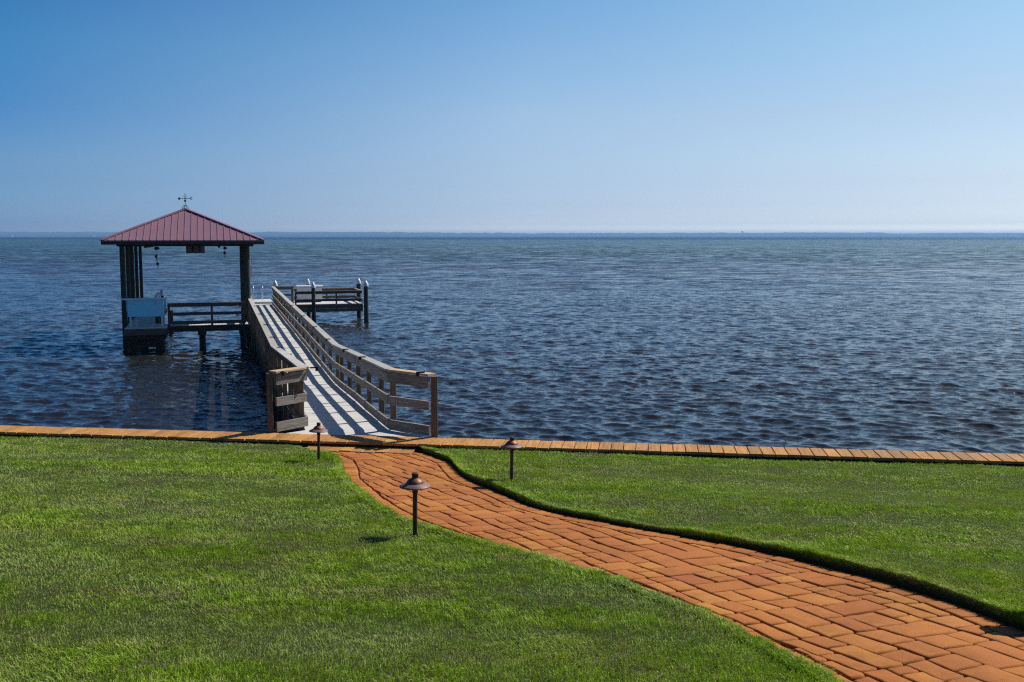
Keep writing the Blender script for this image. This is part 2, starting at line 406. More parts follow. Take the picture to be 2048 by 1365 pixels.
# ------------------------------------------------------------------ water
def make_water():
    na, nr = 1250, 1450
    ang = np.radians(np.linspace(-50, 50, na))
    r1 = np.geomspace(13.0, 420, nr); r2 = np.geomspace(430, 12000, 60); r = np.concatenate([r1, r2])
    RR, AA = np.meshgrid(r, ang, indexing='ij')
    X = RR * np.sin(AA); Y = RR * np.cos(AA)
    sp = RR * 0.0024
    Z = np.zeros_like(X); DX = np.zeros_like(X); DY = np.zeros_like(X)
    g = np.random.default_rng(5)
    N = 130
    near = slice(0, nr)
    for i in range(N):
        lam = 0.26 * (6.0 / 0.26) ** ((i + g.random()) / N)
        th_ = R(192) + g.normal() * R(26) + (R(25) if i % 3 == 0 else 0)     # travelling towards the shore
        kx = 2 * pi / lam * sin(th_); ky = 2 * pi / lam * cos(th_)
        kk = 2 * pi / lam
        slope = 0.040 * math.exp(-((math.log(lam / 0.45)) / 0.85) ** 2) + 0.005
        amp = slope / kk
        w = np.clip((lam / sp[near] - 2.2) / 2.5, 0, 1)
        ph = kx * X[near] + ky * Y[near] + g.random() * 2 * pi
        cs = np.cos(ph); sn = np.sin(ph)
        Z[near] += amp * w * cs
        DX[near] -= amp * w * sn * kx / kk * 0.9
        DY[near] -= amp * w * sn * ky / kk * 0.9
    X = X + DX; Y = Y + DY
    v = np.stack([X, Y, Z], -1).reshape(-1, 3).astype(np.float32)
    n_r, n_a = RR.shape
    idx = (np.arange(n_r - 1)[:, None] * n_a + np.arange(n_a - 1)[None, :]).ravel()
    q = np.stack([idx, idx + 1, idx + n_a + 1, idx + n_a], -1)[:, ::-1].astype(np.int32)
    o = np_mesh('water', v, q, M['water'], True)
    tag(o, kind='structure')
def np_mesh(name, v, q, mat, smooth_=False, attrs=None):
    me = bpy.data.meshes.new(name); kf = q.shape[1]
    me.vertices.add(len(v)); me.vertices.foreach_set('co', np.ascontiguousarray(v, dtype=np.float32).ravel())
    me.loops.add(q.size); me.loops.foreach_set('vertex_index', np.ascontiguousarray(q, dtype=np.int32).ravel())
    me.polygons.add(len(q)); me.polygons.foreach_set('loop_start', np.arange(0, q.size, kf, dtype=np.int32))
    me.polygons.foreach_set('use_smooth', np.full(len(q), smooth_, dtype=bool))
    for an, (dom, val) in (attrs or {}).items():
        a_ = me.attributes.new(an, 'FLOAT', dom); a_.data.foreach_set('value', val.astype(np.float32))
    me.update(calc_edges=True); me.validate()
    me.materials.append(mat)
    o = bpy.data.objects.new(name, me); COL.objects.link(o); return o
make_water()
# bay floor reaching past the horizon (lowest ground)
b = MB(); b.add([(-14000, 12, -0.9), (14000, 12, -0.9), (14000, 13000, -0.9), (-14000, 13000, -0.9)], [[0, 1, 2, 3]])
tag(b.build('seabed', M['sand']), kind='structure')

# ------------------------------------------------------------------ far shore
def make_shore():
    g = np.random.default_rng(3); n = 1500
    x = np.linspace(-7500, 7500, n)
    def sm(a, k_):
        w = np.hanning(k_); w /= w.sum(); return np.convolve(np.pad(a, k_ // 2, mode='reflect'), w, 'same')[k_ // 2: k_ // 2 + len(a)]
    hgt = 21.5 + 2.0 * sm(g.normal(size=n) * 8, 121) + 3.5 * sm(g.normal(size=n), 9) + 0.9 * g.normal(size=n)
    hgt += np.interp(x, [-7500, -3500, -1200, 800, 2500, 7500], [5.5, 4.5, 3.5, 2.5, -1.0, -1.5])
    base = 6500 + 120 * np.sin(x / 900)
    rows = [(0, 0.0), (4, 0.25), (60, 0.8), (160, 1.0), (420, 1.05), (700, 0.9), (1000, 0.0)]
    v = []
    for d, fz in rows:
        jj = 0 if d < 5 else 10
        v.append(np.stack([x, base + d + 14 + g.normal(size=n) * jj, hgt * fz * (1 + (0.05 * g.normal(size=n) if jj else 0)) - 0.2], -1))
    v = np.concatenate(v); m = len(rows)
    idx = (np.arange(m - 1)[:, None] * n + np.arange(n - 1)[None, :]).ravel()
    q = np.stack([idx, idx + 1, idx + n + 1, idx + n], -1)
    tag(np_mesh('far_shore', v, q, M['far']), kind='structure')
    bb = MB()
    for (xa, xb) in [(-3700, -3120), (-2950, -2100), (-1300, -1120), (-250, 60), (240, 620), (900, 1120), (1400, 1480)]:
        xs = np.linspace(xa, xb, 24); ys = 6500 + 120 * np.sin(xs / 900)
        for i in range(23):
            h_ = 1.6 * math.sin(pi * (i + .5) / 23) + 0.5
            bb.beam((xs[i], ys[i] + 8, h_ / 2), (xs[i + 1], ys[i + 1] + 8, h_ / 2), 9, h_)
    tag(bb.build('beach', M['beach']), kind='structure')
    labels = ['tiny pale house on the far shore near the left edge of the photo',
              'tiny pale house on the far shore just left of the roof',
              'tiny pale house on the far shore, leftmost of those right of the roof',
              'tiny pale house on the far shore near the middle of the horizon',
              'tiny pale house on the far shore just right of the middle',
              'tiny pale house on the far shore below the water tower',
              'tiny pale house on the far shore, first one right of the tower',
              'tiny pale house on the far shore, second one right of the tower']
    for (xx, w_, h_), lb in zip([(-3270, 26, 10), (-2700, 20, 8), (-1190, 24, 9), (-140, 22, 8), (820, 26, 9), (1290, 18, 9), (1712, 26, 11), (1826, 20, 11)], labels):
        yy = 6500 + 120 * math.sin(xx / 900)
        t_ = thing('house', (xx, yy, 0), lb, 'house', 'houses on the far shore')
        w = MB(); w.beam((xx - w_/2, yy - 2, 3 + h_/2 - 1.5), (xx + w_/2, yy - 2, 3 + h_/2 - 1.5), 14, h_ - 3 + 3); w.build('wall', M['hull'], t_)
        rf = MB(); zt = h_ + 1.5; rf.add([(xx - w_/2 - 1, yy - 10, zt), (xx + w_/2 + 1, yy - 10, zt), (xx + w_/2 + 1, yy + 6, zt), (xx - w_/2 - 1, yy + 6, zt), (xx - w_/2 - 1, yy - 2, zt + 4), (xx + w_/2 + 1, yy - 2, zt + 4)],
               [[0, 1, 5, 4], [3, 4, 5, 2], [0, 4, 3], [1, 2, 5], [0, 3, 2, 1]]); rf.build('roof', M['far'], t_)
    X0, Y0 = 1523, 6650
    t_ = thing('water_tower', (X0, Y0, 0), 'tiny water tower rising above the far tree line', 'water tower')
    w = MB(); w.lathe((X0, Y0, 30), [(0.1, -5), (6, -2), (7.5, 1), (6, 4), (0.1, 6)], 12); w.build('tank', M['hull'], t_)
    for a_ in (-1, 1):
        for c_ in (-1, 1):
            w = MB(); w.tube([(X0 + 5 * a_, Y0 + 5 * c_, 0), (X0 + 4 * a_, Y0 + 4 * c_, 29)], 0.7, 6); w.build('leg', M['far'], t_)
make_shore()

# ------------------------------------------------------------------ lawn (sheet with the path cut out)
def make_lawn():
    bm = bmesh.new()
    ys = np.concatenate([np.linspace(-6, 3, 16), np.arange(3.1, 17.01, 0.045)])
    fr = np.concatenate([[0, 0.004], np.geomspace(0.02, 1, 26)])
    for side in (-1, 1):
        rows = []
        for y in ys:
            e = float(XL(y) if side < 0 else XR(y)); row = []
            jit = (random.random() - .5) * .022 * (1 if 3 < y < 16 else 0)
            far_ = -45.0 if side < 0 else 45.0
            row.append(bm.verts.new((e + jit * .5, y, float(zp(e, y)) - 0.10)))
            row.append(bm.verts.new((e + jit - side * .004, y, float(zp(e, y)) + PD * .45)))
            for f in fr:
                x = e + (far_ - e) * f + (jit + side * .012 if f == 0 else 0)
                dz = -0.012 if f == 0 else 0.0
                row.append(bm.verts.new((x, y, float(zl(x, y)) + dz)))
            rows.append(row)
        for a_, b_ in zip(rows, rows[1:]):
            for i in range(len(a_) - 1):
                vs = [a_[i], a_[i + 1], b_[i + 1], b_[i]]
                if side < 0: vs = vs[::-1]
                bm.faces.new(vs)
    bmesh.ops.bisect_plane(bm, geom=bm.verts[:] + bm.edges[:] + bm.faces[:], plane_co=(NS[0] * (CAP0 + .05), NS[1] * (CAP0 + .05), 0), plane_no=(NS[0], NS[1], 0), clear_outer=True)
    bmesh.ops.recalc_face_normals(bm, faces=bm.faces[:])
    me = bpy.data.meshes.new('lawn'); bm.to_mesh(me); bm.free(); me.materials.append(M['lawn'])
    o = bpy.data.objects.new('lawn', me); COL.objects.link(o); tag(o, kind='structure')
make_lawn()

# ------------------------------------------------------------------ path of pavers
def clip(poly, px, py, nx, ny):
    out = []
    for i in range(len(poly)):
        a_, b_ = poly[i], poly[(i + 1) % len(poly)]
        da = (a_[0] - px) * nx + (a_[1] - py) * ny; db = (b_[0] - px) * nx + (b_[1] - py) * ny
        if da >= 0: out.append(a_)
        if (da >= 0) != (db >= 0):
            t = da / (da - db); out.append((a_[0] + (b_[0] - a_[0]) * t, a_[1] + (b_[1] - a_[1]) * t))
    return out
def area(p): return 0.5 * sum(p[i][0] * p[(i+1) % len(p)][1] - p[(i+1) % len(p)][0] * p[i][1] for i in range(len(p)))
def make_path():
    mb = MB(); gap = 0.009
    def paver(poly):
        # drop near-duplicate points
        q = []
        for p_ in poly:
            if not q or math.dist(p_, q[-1]) > 0.012: q.append(p_)
        if len(q) > 2 and math.dist(q[0], q[-1]) < 0.012: q.pop()
        if len(q) < 3: return
        A = area(q)
        if A < 0: q = q[::-1]; A = -A
        if A < 0.0022: return
        per = sum(math.dist(q[i], q[(i+1) % len(q)]) for i in range(len(q)))
        if A / per < 0.010: return
        cx = sum(p_[0] for p_ in q) / len(q); cy = sum(p_[1] for p_ in q) / len(q)
        r = []
        for i in range(len(q)):                  # chamfered, slightly wandering outline
            a_, b_, c_ = Vector(q[i-1]), Vector(q[i]), Vector(q[(i+1) % len(q)])
            l1 = (a_ - b_).length; l2 = (c_ - b_).length; k_ = min(random.uniform(.008, .017), l1 * .3, l2 * .3)
            for tgt, l_ in ((a_, l1), (c_, l2)):
                pt = b_ + (tgt - b_) * (k_ / l_)
                r.append(pt + Vector((random.uniform(-.0025, .0025), random.uniform(-.0025, .0025))))
            if l2 > 0.09:
                m_ = b_ + (c_ - b_) * random.uniform(.4, .6)
                r.append(m_ + Vector((random.uniform(-.004, .004), random.uniform(-.004, .004))))
        c0 = Vector((cx, cy))
        def ring(ins):
            out = []
            for p_ in r:
                d = c0 - p_; L = max(d.length, 1e-4); out.append(p_ + d * min(ins / L * 1.25, 0.8))
            return out
        dz = random.uniform(-0.004, 0.004); tx = random.uniform(-.012, .012); ty = random.uniform(-.012, .012)
        n = len(r); vs = []
        for ins, z_ in ((gap / 2, -0.05), (gap / 2, -0.018), (gap / 2 + 0.003, -0.009), (gap / 2 + 0.008, -0.002), (gap / 2 + 0.017, 0)):
            for p_ in ring(ins):
                vs.append((p_.x, p_.y, float(zp(p_.x, p_.y)) + dz + z_ + (p_.x - cx) * tx + (p_.y - cy) * ty))
        fs = []
        for k_ in range(4):
            for i in range(n):
                j = (i + 1) % n; fs.append([k_ * n + i, k_ * n + j, (k_ + 1) * n + j, (k_ + 1) * n + i])
        fs.append([4 * n + i for i in range(n)])
        t = random.betavariate(2.6, 2.6) if random.random() > 0.07 else random.uniform(.9, 1)
        mb.add(vs, fs, None, t, True)
    BW = 0.20
    # edge curves by arclength
    def curve(fx):
        y = np.arange(-0.5, 16.0, 0.02); x = fx(y)
        d = np.concatenate([[0], np.cumsum(np.hypot(np.diff(x), np.diff(y)))])
        return x, y, d
    inner = {}
    for side, fx in ((1, XL), (-1, XR)):
        x, y, d = curve(fx); off = 0.015
        tx = np.gradient(x); ty = np.gradient(y); L = np.hypot(tx, ty); tx /= L; ty /= L
        w = np.hanning(25); w /= w.sum()
        nx, ny = ty * side, -tx * side          # into the path
        nx = np.convolve(np.pad(nx, 12, mode='edge'), w, 'valid'); ny = np.convolve(np.pad(ny, 12, mode='edge'), w, 'valid')
        inner[side] = (x + nx * (BW + off), y + ny * (BW + off))
        s_ = 0.0
        while s_ < d[-1] - 0.2:
            w_ = 0.20 + random.uniform(-.004, .012)
            def P(ss, o_):
                return (float(np.interp(ss, d, x) + np.interp(ss, d, nx) * o_), float(np.interp(ss, d, y) + np.interp(ss, d, ny) * o_))
            bw = BW - random.uniform(0, .012)
            poly = [P(s_, off), P(s_ + w_, off), P(s_ + w_, bw + off), P(s_, bw + off)]
            if min(nof(*p_) for p_ in poly) < CAP0 + 0.02:
                poly = clip(poly, NS[0] * (CAP0 + .03), NS[1] * (CAP0 + .03), -NS[0], -NS[1])
                if len(poly) > 2: paver(poly)
            s_ += w_
    # interior ashlar, long joints heading 27 degrees left
    g_ = R(26); ax = (-sin(g_), cos(g_)); bx = (cos(g_), sin(g_))
    U0, V0 = 0.0, 0.0
    def w2(u, v):
        u, v = u + .010 * sin(v * 9.1 + u * 2.3) + .006 * sin(v * 21 + 1), v + .012 * sin(u * 6.3 + 1.7) + .008 * sin(u * 15.1 + v * 3)
        return (ax[0] * u + bx[0] * v, ax[1] * u + bx[1] * v)
    ix = {sd_: np.stack(inner[sd_], -1) for sd_ in (1, -1)}
    def emit(u0, u1, v0, v1):
        poly = [w2(u0, v0), w2(u0, v1), w2(u1, v1), w2(u1, v0)]
        cx = sum(p_[0] for p_ in poly) / 4; cy = sum(p_[1] for p_ in poly) / 4
        if cy < -0.4 or nof(cx, cy) > CAP0 + .3: return
        if cx < XL(cy) - .3 or cx > XR(cy) + .3: return
        for sd_ in (1, -1):
            c = ix[sd_]; i = int(np.argmin((c[:, 0] - cx) ** 2 + (c[:, 1] - cy) ** 2)); i = max(3, min(len(c) - 4, i))
            tx, ty = c[i + 3] - c[i - 3]; L = math.hypot(tx, ty); tx /= L; ty /= L
            poly = clip(poly, c[i][0], c[i][1], ty * sd_, -tx * sd_)
            if len(poly) < 3: return
        poly = clip(poly, NS[0] * (CAP0 + .03), NS[1] * (CAP0 + .03), -NS[0], -NS[1])
        if len(poly) > 2: paver(poly)
    v = -6.0
    while v < 12:
        T = random.choice([0.39, 0.37, 0.44, 0.33])
        u = -6.0 - random.random() * .3
        while u < 20:
            k_ = random.random()
            if k_ < 0.33:
                l_ = random.choice([0.19, 0.24, 0.26]); emit(u, u + l_, v, v + T); u += l_
            elif k_ < 0.75:                                  # two columns with staggered joints
                c_ = T * random.choice([0.5, 0.42, 0.58]); tot = random.choice([0.42, 0.54, 0.62])
                a_ = tot * random.choice([0.5, 0.35, 0.62]); b_ = tot * random.choice([0.5, 0.4, 0.66])
                emit(u, u + a_, v, v + c_); emit(u + a_, u + tot, v, v + c_)
                emit(u, u + b_, v + c_, v + T); emit(u + b_, u + tot, v + c_, v + T); u += tot
            else:
                c_ = T * random.choice([.4, .5, .6]); l_ = 0.30; emit(u, u + l_, v, v + c_)
                q_ = l_ * random.choice([.5, .42, .6]); emit(u, u + q_, v + c_, v + T); emit(u + q_, u + l_, v + c_, v + T); u += l_
        v += T
    # bed
    y = np.arange(-3, 15.9, 0.25)
    vs = []; fs = []
    for yy in y:
        for xx in np.linspace(float(XL(yy)) + .012, float(XR(yy)) - .012, 7):
            y2 = yy
            if nof(xx, y2) > CAP0 + .035: y2 = (CAP0 + .035 - xx * NS[0]) / NS[1]
            vs.append((xx, y2, float(zp(xx, y2)) - 0.020))
    for i in range(len(y) - 1):
        for j in range(6):
            fs.append([i * 7 + j, i * 7 + j + 1, (i + 1) * 7 + j + 1, (i + 1) * 7 + j])
    o = mb.build('path', M['paver'])
    me = o.data; me.materials.append(M['sand'])
    n0 = len(me.vertices)
    bm = bmesh.new(); bm.from_mesh(me); vv = [bm.verts.new(p_) for p_ in vs]
    for f in fs:
        try: ff = bm.faces.new([vv[i] for i in f]); ff.material_index = 1
        except ValueError: pass
    bm.to_mesh(me); bm.free(); tag(o, kind='structure')
make_path()

# ------------------------------------------------------------------ grass blades
def vnoise(x, y, seed):
    g = np.random.default_rng(seed); T = g.random((128, 128))
    xi = np.floor(x).astype(int); yi = np.floor(y).astype(int); fx = x - xi; fy = y - yi
    fx = fx * fx * (3 - 2 * fx); fy = fy * fy * (3 - 2 * fy)
    a = T[xi % 128, yi % 128]; b_ = T[(xi + 1) % 128, yi % 128]; c = T[xi % 128, (yi + 1) % 128]; d = T[(xi + 1) % 128, (yi + 1) % 128]
    return (a * (1 - fx) + b_ * fx) * (1 - fy) + (c * (1 - fx) + d * fx) * fy
def fbm(x, y, seed, o=3):
    return sum(vnoise(x * 2**i, y * 2**i, seed + i) * 0.5**i for i in range(o)) / sum(0.5**i for i in range(o))
def make_grass():
    g = np.random.default_rng(21)
    bands = [(3.4, 6.0, 9000, 0.0036), (6.0, 8.5, 6500, 0.0048), (8.5, 12.0, 4000, 0.0066), (12.0, 18.0, 2600, 0.0088)]
    XS, YS, WS = [], [], []
    for y0, y1, dens, w in bands:
        hw = 0.60 * y1 + 1.6; n = int(dens * 2 * hw * (y1 - y0))
        x = g.uniform(-hw, hw, n); y = g.uniform(y0, y1, n)
        XS.append(x); YS.append(y); WS.append(np.full(n, w))
    # extra fringe along path edges
    for fx, sgn in ((XL, -1), (XR, 1)):
        n = 60000; y = 3.4 + 12.4 * g.random(n) ** 1.25
        x = fx(y) + sgn * g.random(n) ** 1.5 * 0.10 - sgn * 0.004
        XS.append(x); YS.append(y); WS.append(0.0022 + y * 0.00035)
    x = np.concatenate(XS); y = np.concatenate(YS); w = np.concatenate(WS); hang = np.zeros(len(x))
    for fx, sgn in ((XL, -1.0), (XR, 1.0)):
        n = 24000; yy = 3.4 + 12.2 * g.random(n) ** 1.2
        xx = fx(yy) + sgn * (g.random(n) * 0.022 - 0.004) + sgn * 0.010
        x = np.concatenate([x, xx]); y = np.concatenate([y, yy]); w = np.concatenate([w, 0.0026 + yy * 0.0003]); hang = np.concatenate([hang, np.full(n, -sgn)])
    n_ = nof(x, y); xl = XL(y); xr = XR(y)
    keep = (n_ < CAP0 - 0.01) & ((x < xl - 0.004) | (x > xr + 0.004) | (hang != 0)) & (np.abs(x) < 0.60 * y + 1.6)
    # cut thinner just in front of the cap
    keep &= ~((n_ > CAP0 - 0.12) & (g.random(len(x)) < 0.55) & (x > 0))
    x, y, w, hang = x[keep], y[keep], w[keep], hang[keep]; N = len(x); n_ = nof(x, y)
    de = np.minimum(np.abs(x - XL(y)), np.abs(x - XR(y)))
    ea = x * ES[0] + y * ES[1]
    pat = fbm(ea * 0.55, n_ * 1.5, 40, 4); pat2 = fbm(x * 2.3, y * 3.0, 60, 3); streak = fbm(ea * 0.35, n_ * 3.5, 80, 3); fineP = fbm(x * 11, y * 11, 90, 2)
    tuft = np.clip((fbm(x * 13, y * 13, 120, 3) - .5) * 1.7 + .5, 0, 1)
    edge = np.exp(-de / 0.30)
    lush = np.clip((pat - 0.48) * 3.8 + 0.44 + edge * 0.75 + (pat2 - .5) * 1.6, 0, 1)
    h = (0.020 + 0.016 * g.random(N)) * (0.75 + 0.45 * lush) * (0.70 + 0.6 * tuft) * (1 + 0.35 * edge)
    h *= np.interp(w, [0.003, 0.008], [1.0, 1.15])
    dry = np.clip((fbm(x * 1.6, y * 2.6, 140, 3) - 0.57) * 6, 0, 1) * (g.random(N) < 0.6)
    dry = np.maximum(dry, (g.random(N) < 0.02) * 0.7)
    dry = np.maximum(dry, np.clip((streak - 0.66) * 5, 0, 0.7) * (g.random(N) < 0.6))
    dry = np.where((n_ > CAP0 - 0.22) & (g.random(N) < 0.5), 0.8, dry)
    h *= (1 - 0.35 * dry)
    tint = np.clip(g.normal(0.52, 0.24, N) + (fineP - 0.5) * 1.1 + (streak - .5) * 0.7 + (pat2 - .5) * .7 + (tuft - .5) * 0.5, 0, 0.98)
    # lean: coherent in patches plus random
    th_ = g.uniform(0, 2 * pi, N); la = fbm(x * 1.2, y * 1.2, 160, 2) * 4 * pi
    lean = 0.55 + 0.55 * g.random(N)
    lx_ = np.cos(th_) * lean * 0.8 + np.cos(la) * 0.30; ly_ = np.sin(th_) * lean * 0.8 + np.sin(la) * 0.30
    hg = hang != 0; drop = g.random(N) * 0.75 * hg
    h = np.where(hg, 0.014 + 0.024 * g.random(N) * (0.4 + tuft), h)
    lx_ = np.where(hg, hang * (0.25 + 0.75 * g.random(N)), lx_); ly_ = np.where(hg, g.normal(0, .45, N), ly_)
    # face direction of blade width
    ph = g.uniform(0, pi, N); wx = np.cos(ph) * w * (0.7 + .6 * g.random(N)) * 0.5; wy = np.sin(ph) * w * 0.5
    z = zl(x, y) - 0.003 - 0.035 * hg * g.random(N)
    P0 = np.stack([x - wx, y - wy, z], -1); P1 = np.stack([x + wx, y + wy, z], -1)
    mx, my, mz = x + lx_ * h * 0.35, y + ly_ * h * 0.35, z + h * (0.62 - 0.35 * drop)
    P2 = np.stack([mx + wx * .8, my + wy * .8, mz], -1); P3 = np.stack([mx - wx * .8, my - wy * .8, mz], -1)
    T = np.stack([x + lx_ * h * 1.0, y + ly_ * h * 1.0, z + h * (1.05 - 0.25 * lean - 1.3 * drop)], -1)
    v = np.stack([P0, P1, P2, P3, T], 1).reshape(-1, 3)
    i = np.arange(N) * 5
    tri = np.stack([np.stack([i, i + 1, i + 2], -1), np.stack([i, i + 2, i + 3], -1), np.stack([i + 3, i + 2, i + 4], -1)], 1).reshape(-1, 3)
    rep = lambda a_: np.repeat(a_, 3)
    o = np_mesh('grass', v, tri, M['grass'], False, {'tint': ('FACE', rep(tint)), 'lush': ('FACE', rep(lush)), 'dry': ('FACE', rep(dry))})
    tag(o, 'mown green lawn grass with duller and drier patches', 'grass', kind='stuff')
    print('BLADES', N)
make_grass()

# ------------------------------------------------------------------ seawall
def EN(e, n_, z): return (ES[0] * e + NS[0] * n_, ES[1] * e + NS[1] * n_, z)
sw = thing('seawall', EN(0, (CAP0 + CAP1) / 2, 0), 'low seawall along the lawn topped with orange stained cap boards', 'seawall')
b = MB(); e = -24.0
while e < 22:
    zz = ZCAP + random.uniform(-.003, .003); w_ = 0.179
    j = random.uniform(-.012, .012); yaw = random.uniform(-.004, .004)
    tn = min(1, max(0, random.gauss(0.62 if e < 1 else 0.62 - 0.07 * (e - 1), 0.16)))
    b.beam(EN(e + w_/2 - yaw, CAP0 - 0.01 + j, zz - .02), EN(e + w_/2 + yaw, CAP1 + j, zz - .02), w_, .04, tint=tn, ch=0.004)
    e += 0.192
b.build('cap_boards', M['seawall'], sw)
b = MB()
b.beam(EN(-24, CAP0 + 0.07, ZCAP - .15), EN(22, CAP0 + 0.07, ZCAP - .15), .045, .215)
b.build('waler', M['dark_wood'], sw)  # face turned from the sun, its shade put into the dark wood colour
b = MB()
e = -4.02
while e < -3.55 + .01 + 0.0: e += .2
for i in range(9):
    e = -5.35 + i * .196
    x0_, y0_, _ = EN(e, CAP0 - .2, 0)
    zz = float(zp(x0_, y0_)) + .012 + random.uniform(-.004, .006)
    b.beam(EN(e, CAP0 - .30 - .02 * (i % 3), zz), EN(e + .01, CAP0 + .045, zz + .004), .186, .035, ch=.005)
b.build('step_boards', M['seawall'], sw)
b = MB(); e = -24.0
while e < 22:
    b.beam(EN(e + .1, CAP1 - .05, -0.95), EN(e + .1, CAP1 - .05, ZCAP - .042), .05, .195, up=(ES[0], ES[1], 0)); e += .2
b.build('face_planks', M['dock_wood'], sw)
b = MB()
b.beam(EN(-24, CAP1 + .01, ZCAP - .3), EN(22, CAP1 + .01, ZCAP - .3), .08, .18)
b.build('waler', M['dock_wood'], sw)

# ------------------------------------------------------------------ dock frame
DA = (-sin(R(16.3)), cos(R(16.3))); DB = (-cos(R(16.3)), -sin(R(16.3)))
O0 = (-2.095, 16.915)
ZD = CZ - 3.98; ZN = CZ - 3.325; SK = 10.3
def xy(s_, t_): return (O0[0] + DA[0] * s_ + DB[0] * t_, O0[1] + DA[1] * s_ + DB[1] * t_)
def P(s_, t_, z_): return (*xy(s_, t_), z_)
def zdk(s_): return ZN + (ZD - ZN) * min(max(s_ / SK, 0), 1)
def tR(s_): return -0.2 * min(max(s_ / SK, 0), 1)
TL = 1.36; TRL = -0.2
S_END = 43.6

dock = thing('dock_walkway', P(0.6, .6, 0), 'long pale decked walkway running from the seawall out over the water', 'dock')
b = MB(); s_ = 0.62; i = 0
while s_ < S_END:
    pan = 0.034 if i % 8 == 7 else 0.005
    w_ = 0.150
    a0, a1 = tR(s_), tR(s_ + w_)
    z0 = random.uniform(-.0015, .0015)
    poly = [xy(s_, a0 - .01), xy(s_, TL + .01), xy(s_ + w_, TL + .01), xy(s_ + w_, a1 - .01)]
    za, zb = zdk(s_), zdk(s_ + w_)
    vs = [(*poly[0], za + z0), (*poly[1], za + z0), (*poly[2], zb + z0), (*poly[3], zb + z0)]
    lo = [(p_[0], p_[1], p_[2] - .03) for p_ in vs]
    ou = random.random() * 40
    ff = [[3, 2, 1, 0], [4, 5, 6, 7], [0, 1, 5, 4], [1, 2, 6, 5], [2, 3, 7, 6], [3, 0, 4, 7]]
    uvq = [(ou, 0), (ou + 1.56, 0), (ou + 1.56, w_), (ou, w_)]
    b.add(vs + lo, ff, [[uvq[k_ % 4] for k_ in f] for f in ff], random.gauss(.5, .2))
    s_ += w_ + pan; i += 1
b.build('deck_boards', M['deck'], dock)
# landing fan between walkway and cap
def zland(x, y): return ZN + .010 - (ZN - ZD) / SK * max(0.0, (x - O0[0]) * DA[0] + (y - O0[1]) * DA[1]) * 1.1
b = MB()
pl = [xy(0.615, tR(.6) - .0), xy(0.615, TL), xy(0.32, 1.86)]
pr = [xy(-0.70, -.50), xy(0.0, -0.02)]
e_r = EN(*(0, 0, 0)) if False else None
def on_cap(x, y, n_t): d = n_t - nof(x, y); return (x + NS[0] * d, y + NS[1] * d)
cl = on_cap(*xy(0.22, 1.9), CAP1 - .03); cr = on_cap(*xy(-.86, -.57), CAP1 - .03)
full = [cr, pr[1], xy(0.615, 0), xy(0.615, TL), cl]
n_lo = CAP1 - .03; ks = 9
d0 = nof(*cl)
nmax = max(nof(*q_) for q_ in full); st_ = 0.15; a_ = n_lo
while a_ < nmax:
    poly = clip(full, NS[0] * (a_ + .002), NS[1] * (a_ + .002), NS[0], NS[1])
    poly = clip(poly, NS[0] * (a_ + st_ - .002), NS[1] * (a_ + st_ - .002), -NS[0], -NS[1]) if len(poly) > 2 else poly
    if len(poly) > 2:
        if area(poly) < 0: poly = poly[::-1]
        b.prism(poly, lambda x, y: zland(x, y) - .035, zland, random.gauss(.5, .2), ES)
    a_ += st_
b.build('landing_boards', M['deck'], dock)
b = MB()
for tt in (0, 1):
    for sa, sb in ((0.62, SK), (SK, S_END)):
        ta = (tR(sa) if tt == 0 else TL) + (-.03 if tt == 0 else .03); tb = (tR(sb) if tt == 0 else TL) + (-.03 if tt == 0 else .03)
        b.beam(P(sa, ta, zdk(sa) - .16), P(sb, tb, zdk(sb) - .16), .05, .25)
b.beam(P(.64, .6, ZN - .17), P(SK, .6, ZD - .17), .05, .2); b.beam(P(SK, .6, ZD - .17), P(S_END, .6, ZD - .17), .05, .2)
b.build('stringer', M['dock_wood'], dock)
s_ = 2.6
while s_ < S_END + .5:
    for t_ in (TRL + .12, TL - .12):
        b = MB(); b.tube([P(s_, t_, -1), P(s_, t_, zdk(s_) - .06)], .12, 12); b.build('piling', M['pile'], dock)
    b = MB(); b.beam(P(s_ + .14, TRL - .1, zdk(s_) - .40), P(s_ + .14, TL + .1, zdk(s_) - .40), .06, .22); b.build('cross_beam', M['dock_wood'], dock)
    s_ += 3.75
# end head of the walkway, one step up
b = MB(); s_ = S_END + .06
while s_ < 46.3:
    b.beam(P(s_ + .07, -0.25, ZD + .10), P(s_ + .07, 1.15, ZD + .10), .142, .03); s_ += .15
b.build('head_boards', M['deck'], dock)
b = MB(); b.beam(P(S_END + .03, -0.25, ZD + .035), P(S_END + .03, 1.15, ZD + .035), .03, .10)
b.build('step_riser', M['deck'], dock)
b = MB()
for t_ in (-.22, 1.12): b.beam(P(S_END + .06, t_, ZD - .10), P(46.3, t_, ZD - .10), .05, .34)
b.beam(P(46.3, -.22, ZD - .1), P(46.3, 1.12, ZD - .1), .05, .34); b.build('head_frame', M['dock_wood'], dock)
for s_, t_ in ((46.1, -.1), (46.1, 1.05)):
    b = MB(); b.tube([P(s_, t_, -1), P(s_, t_, ZD)], .13, 12); b.build('piling', M['pile'], dock)

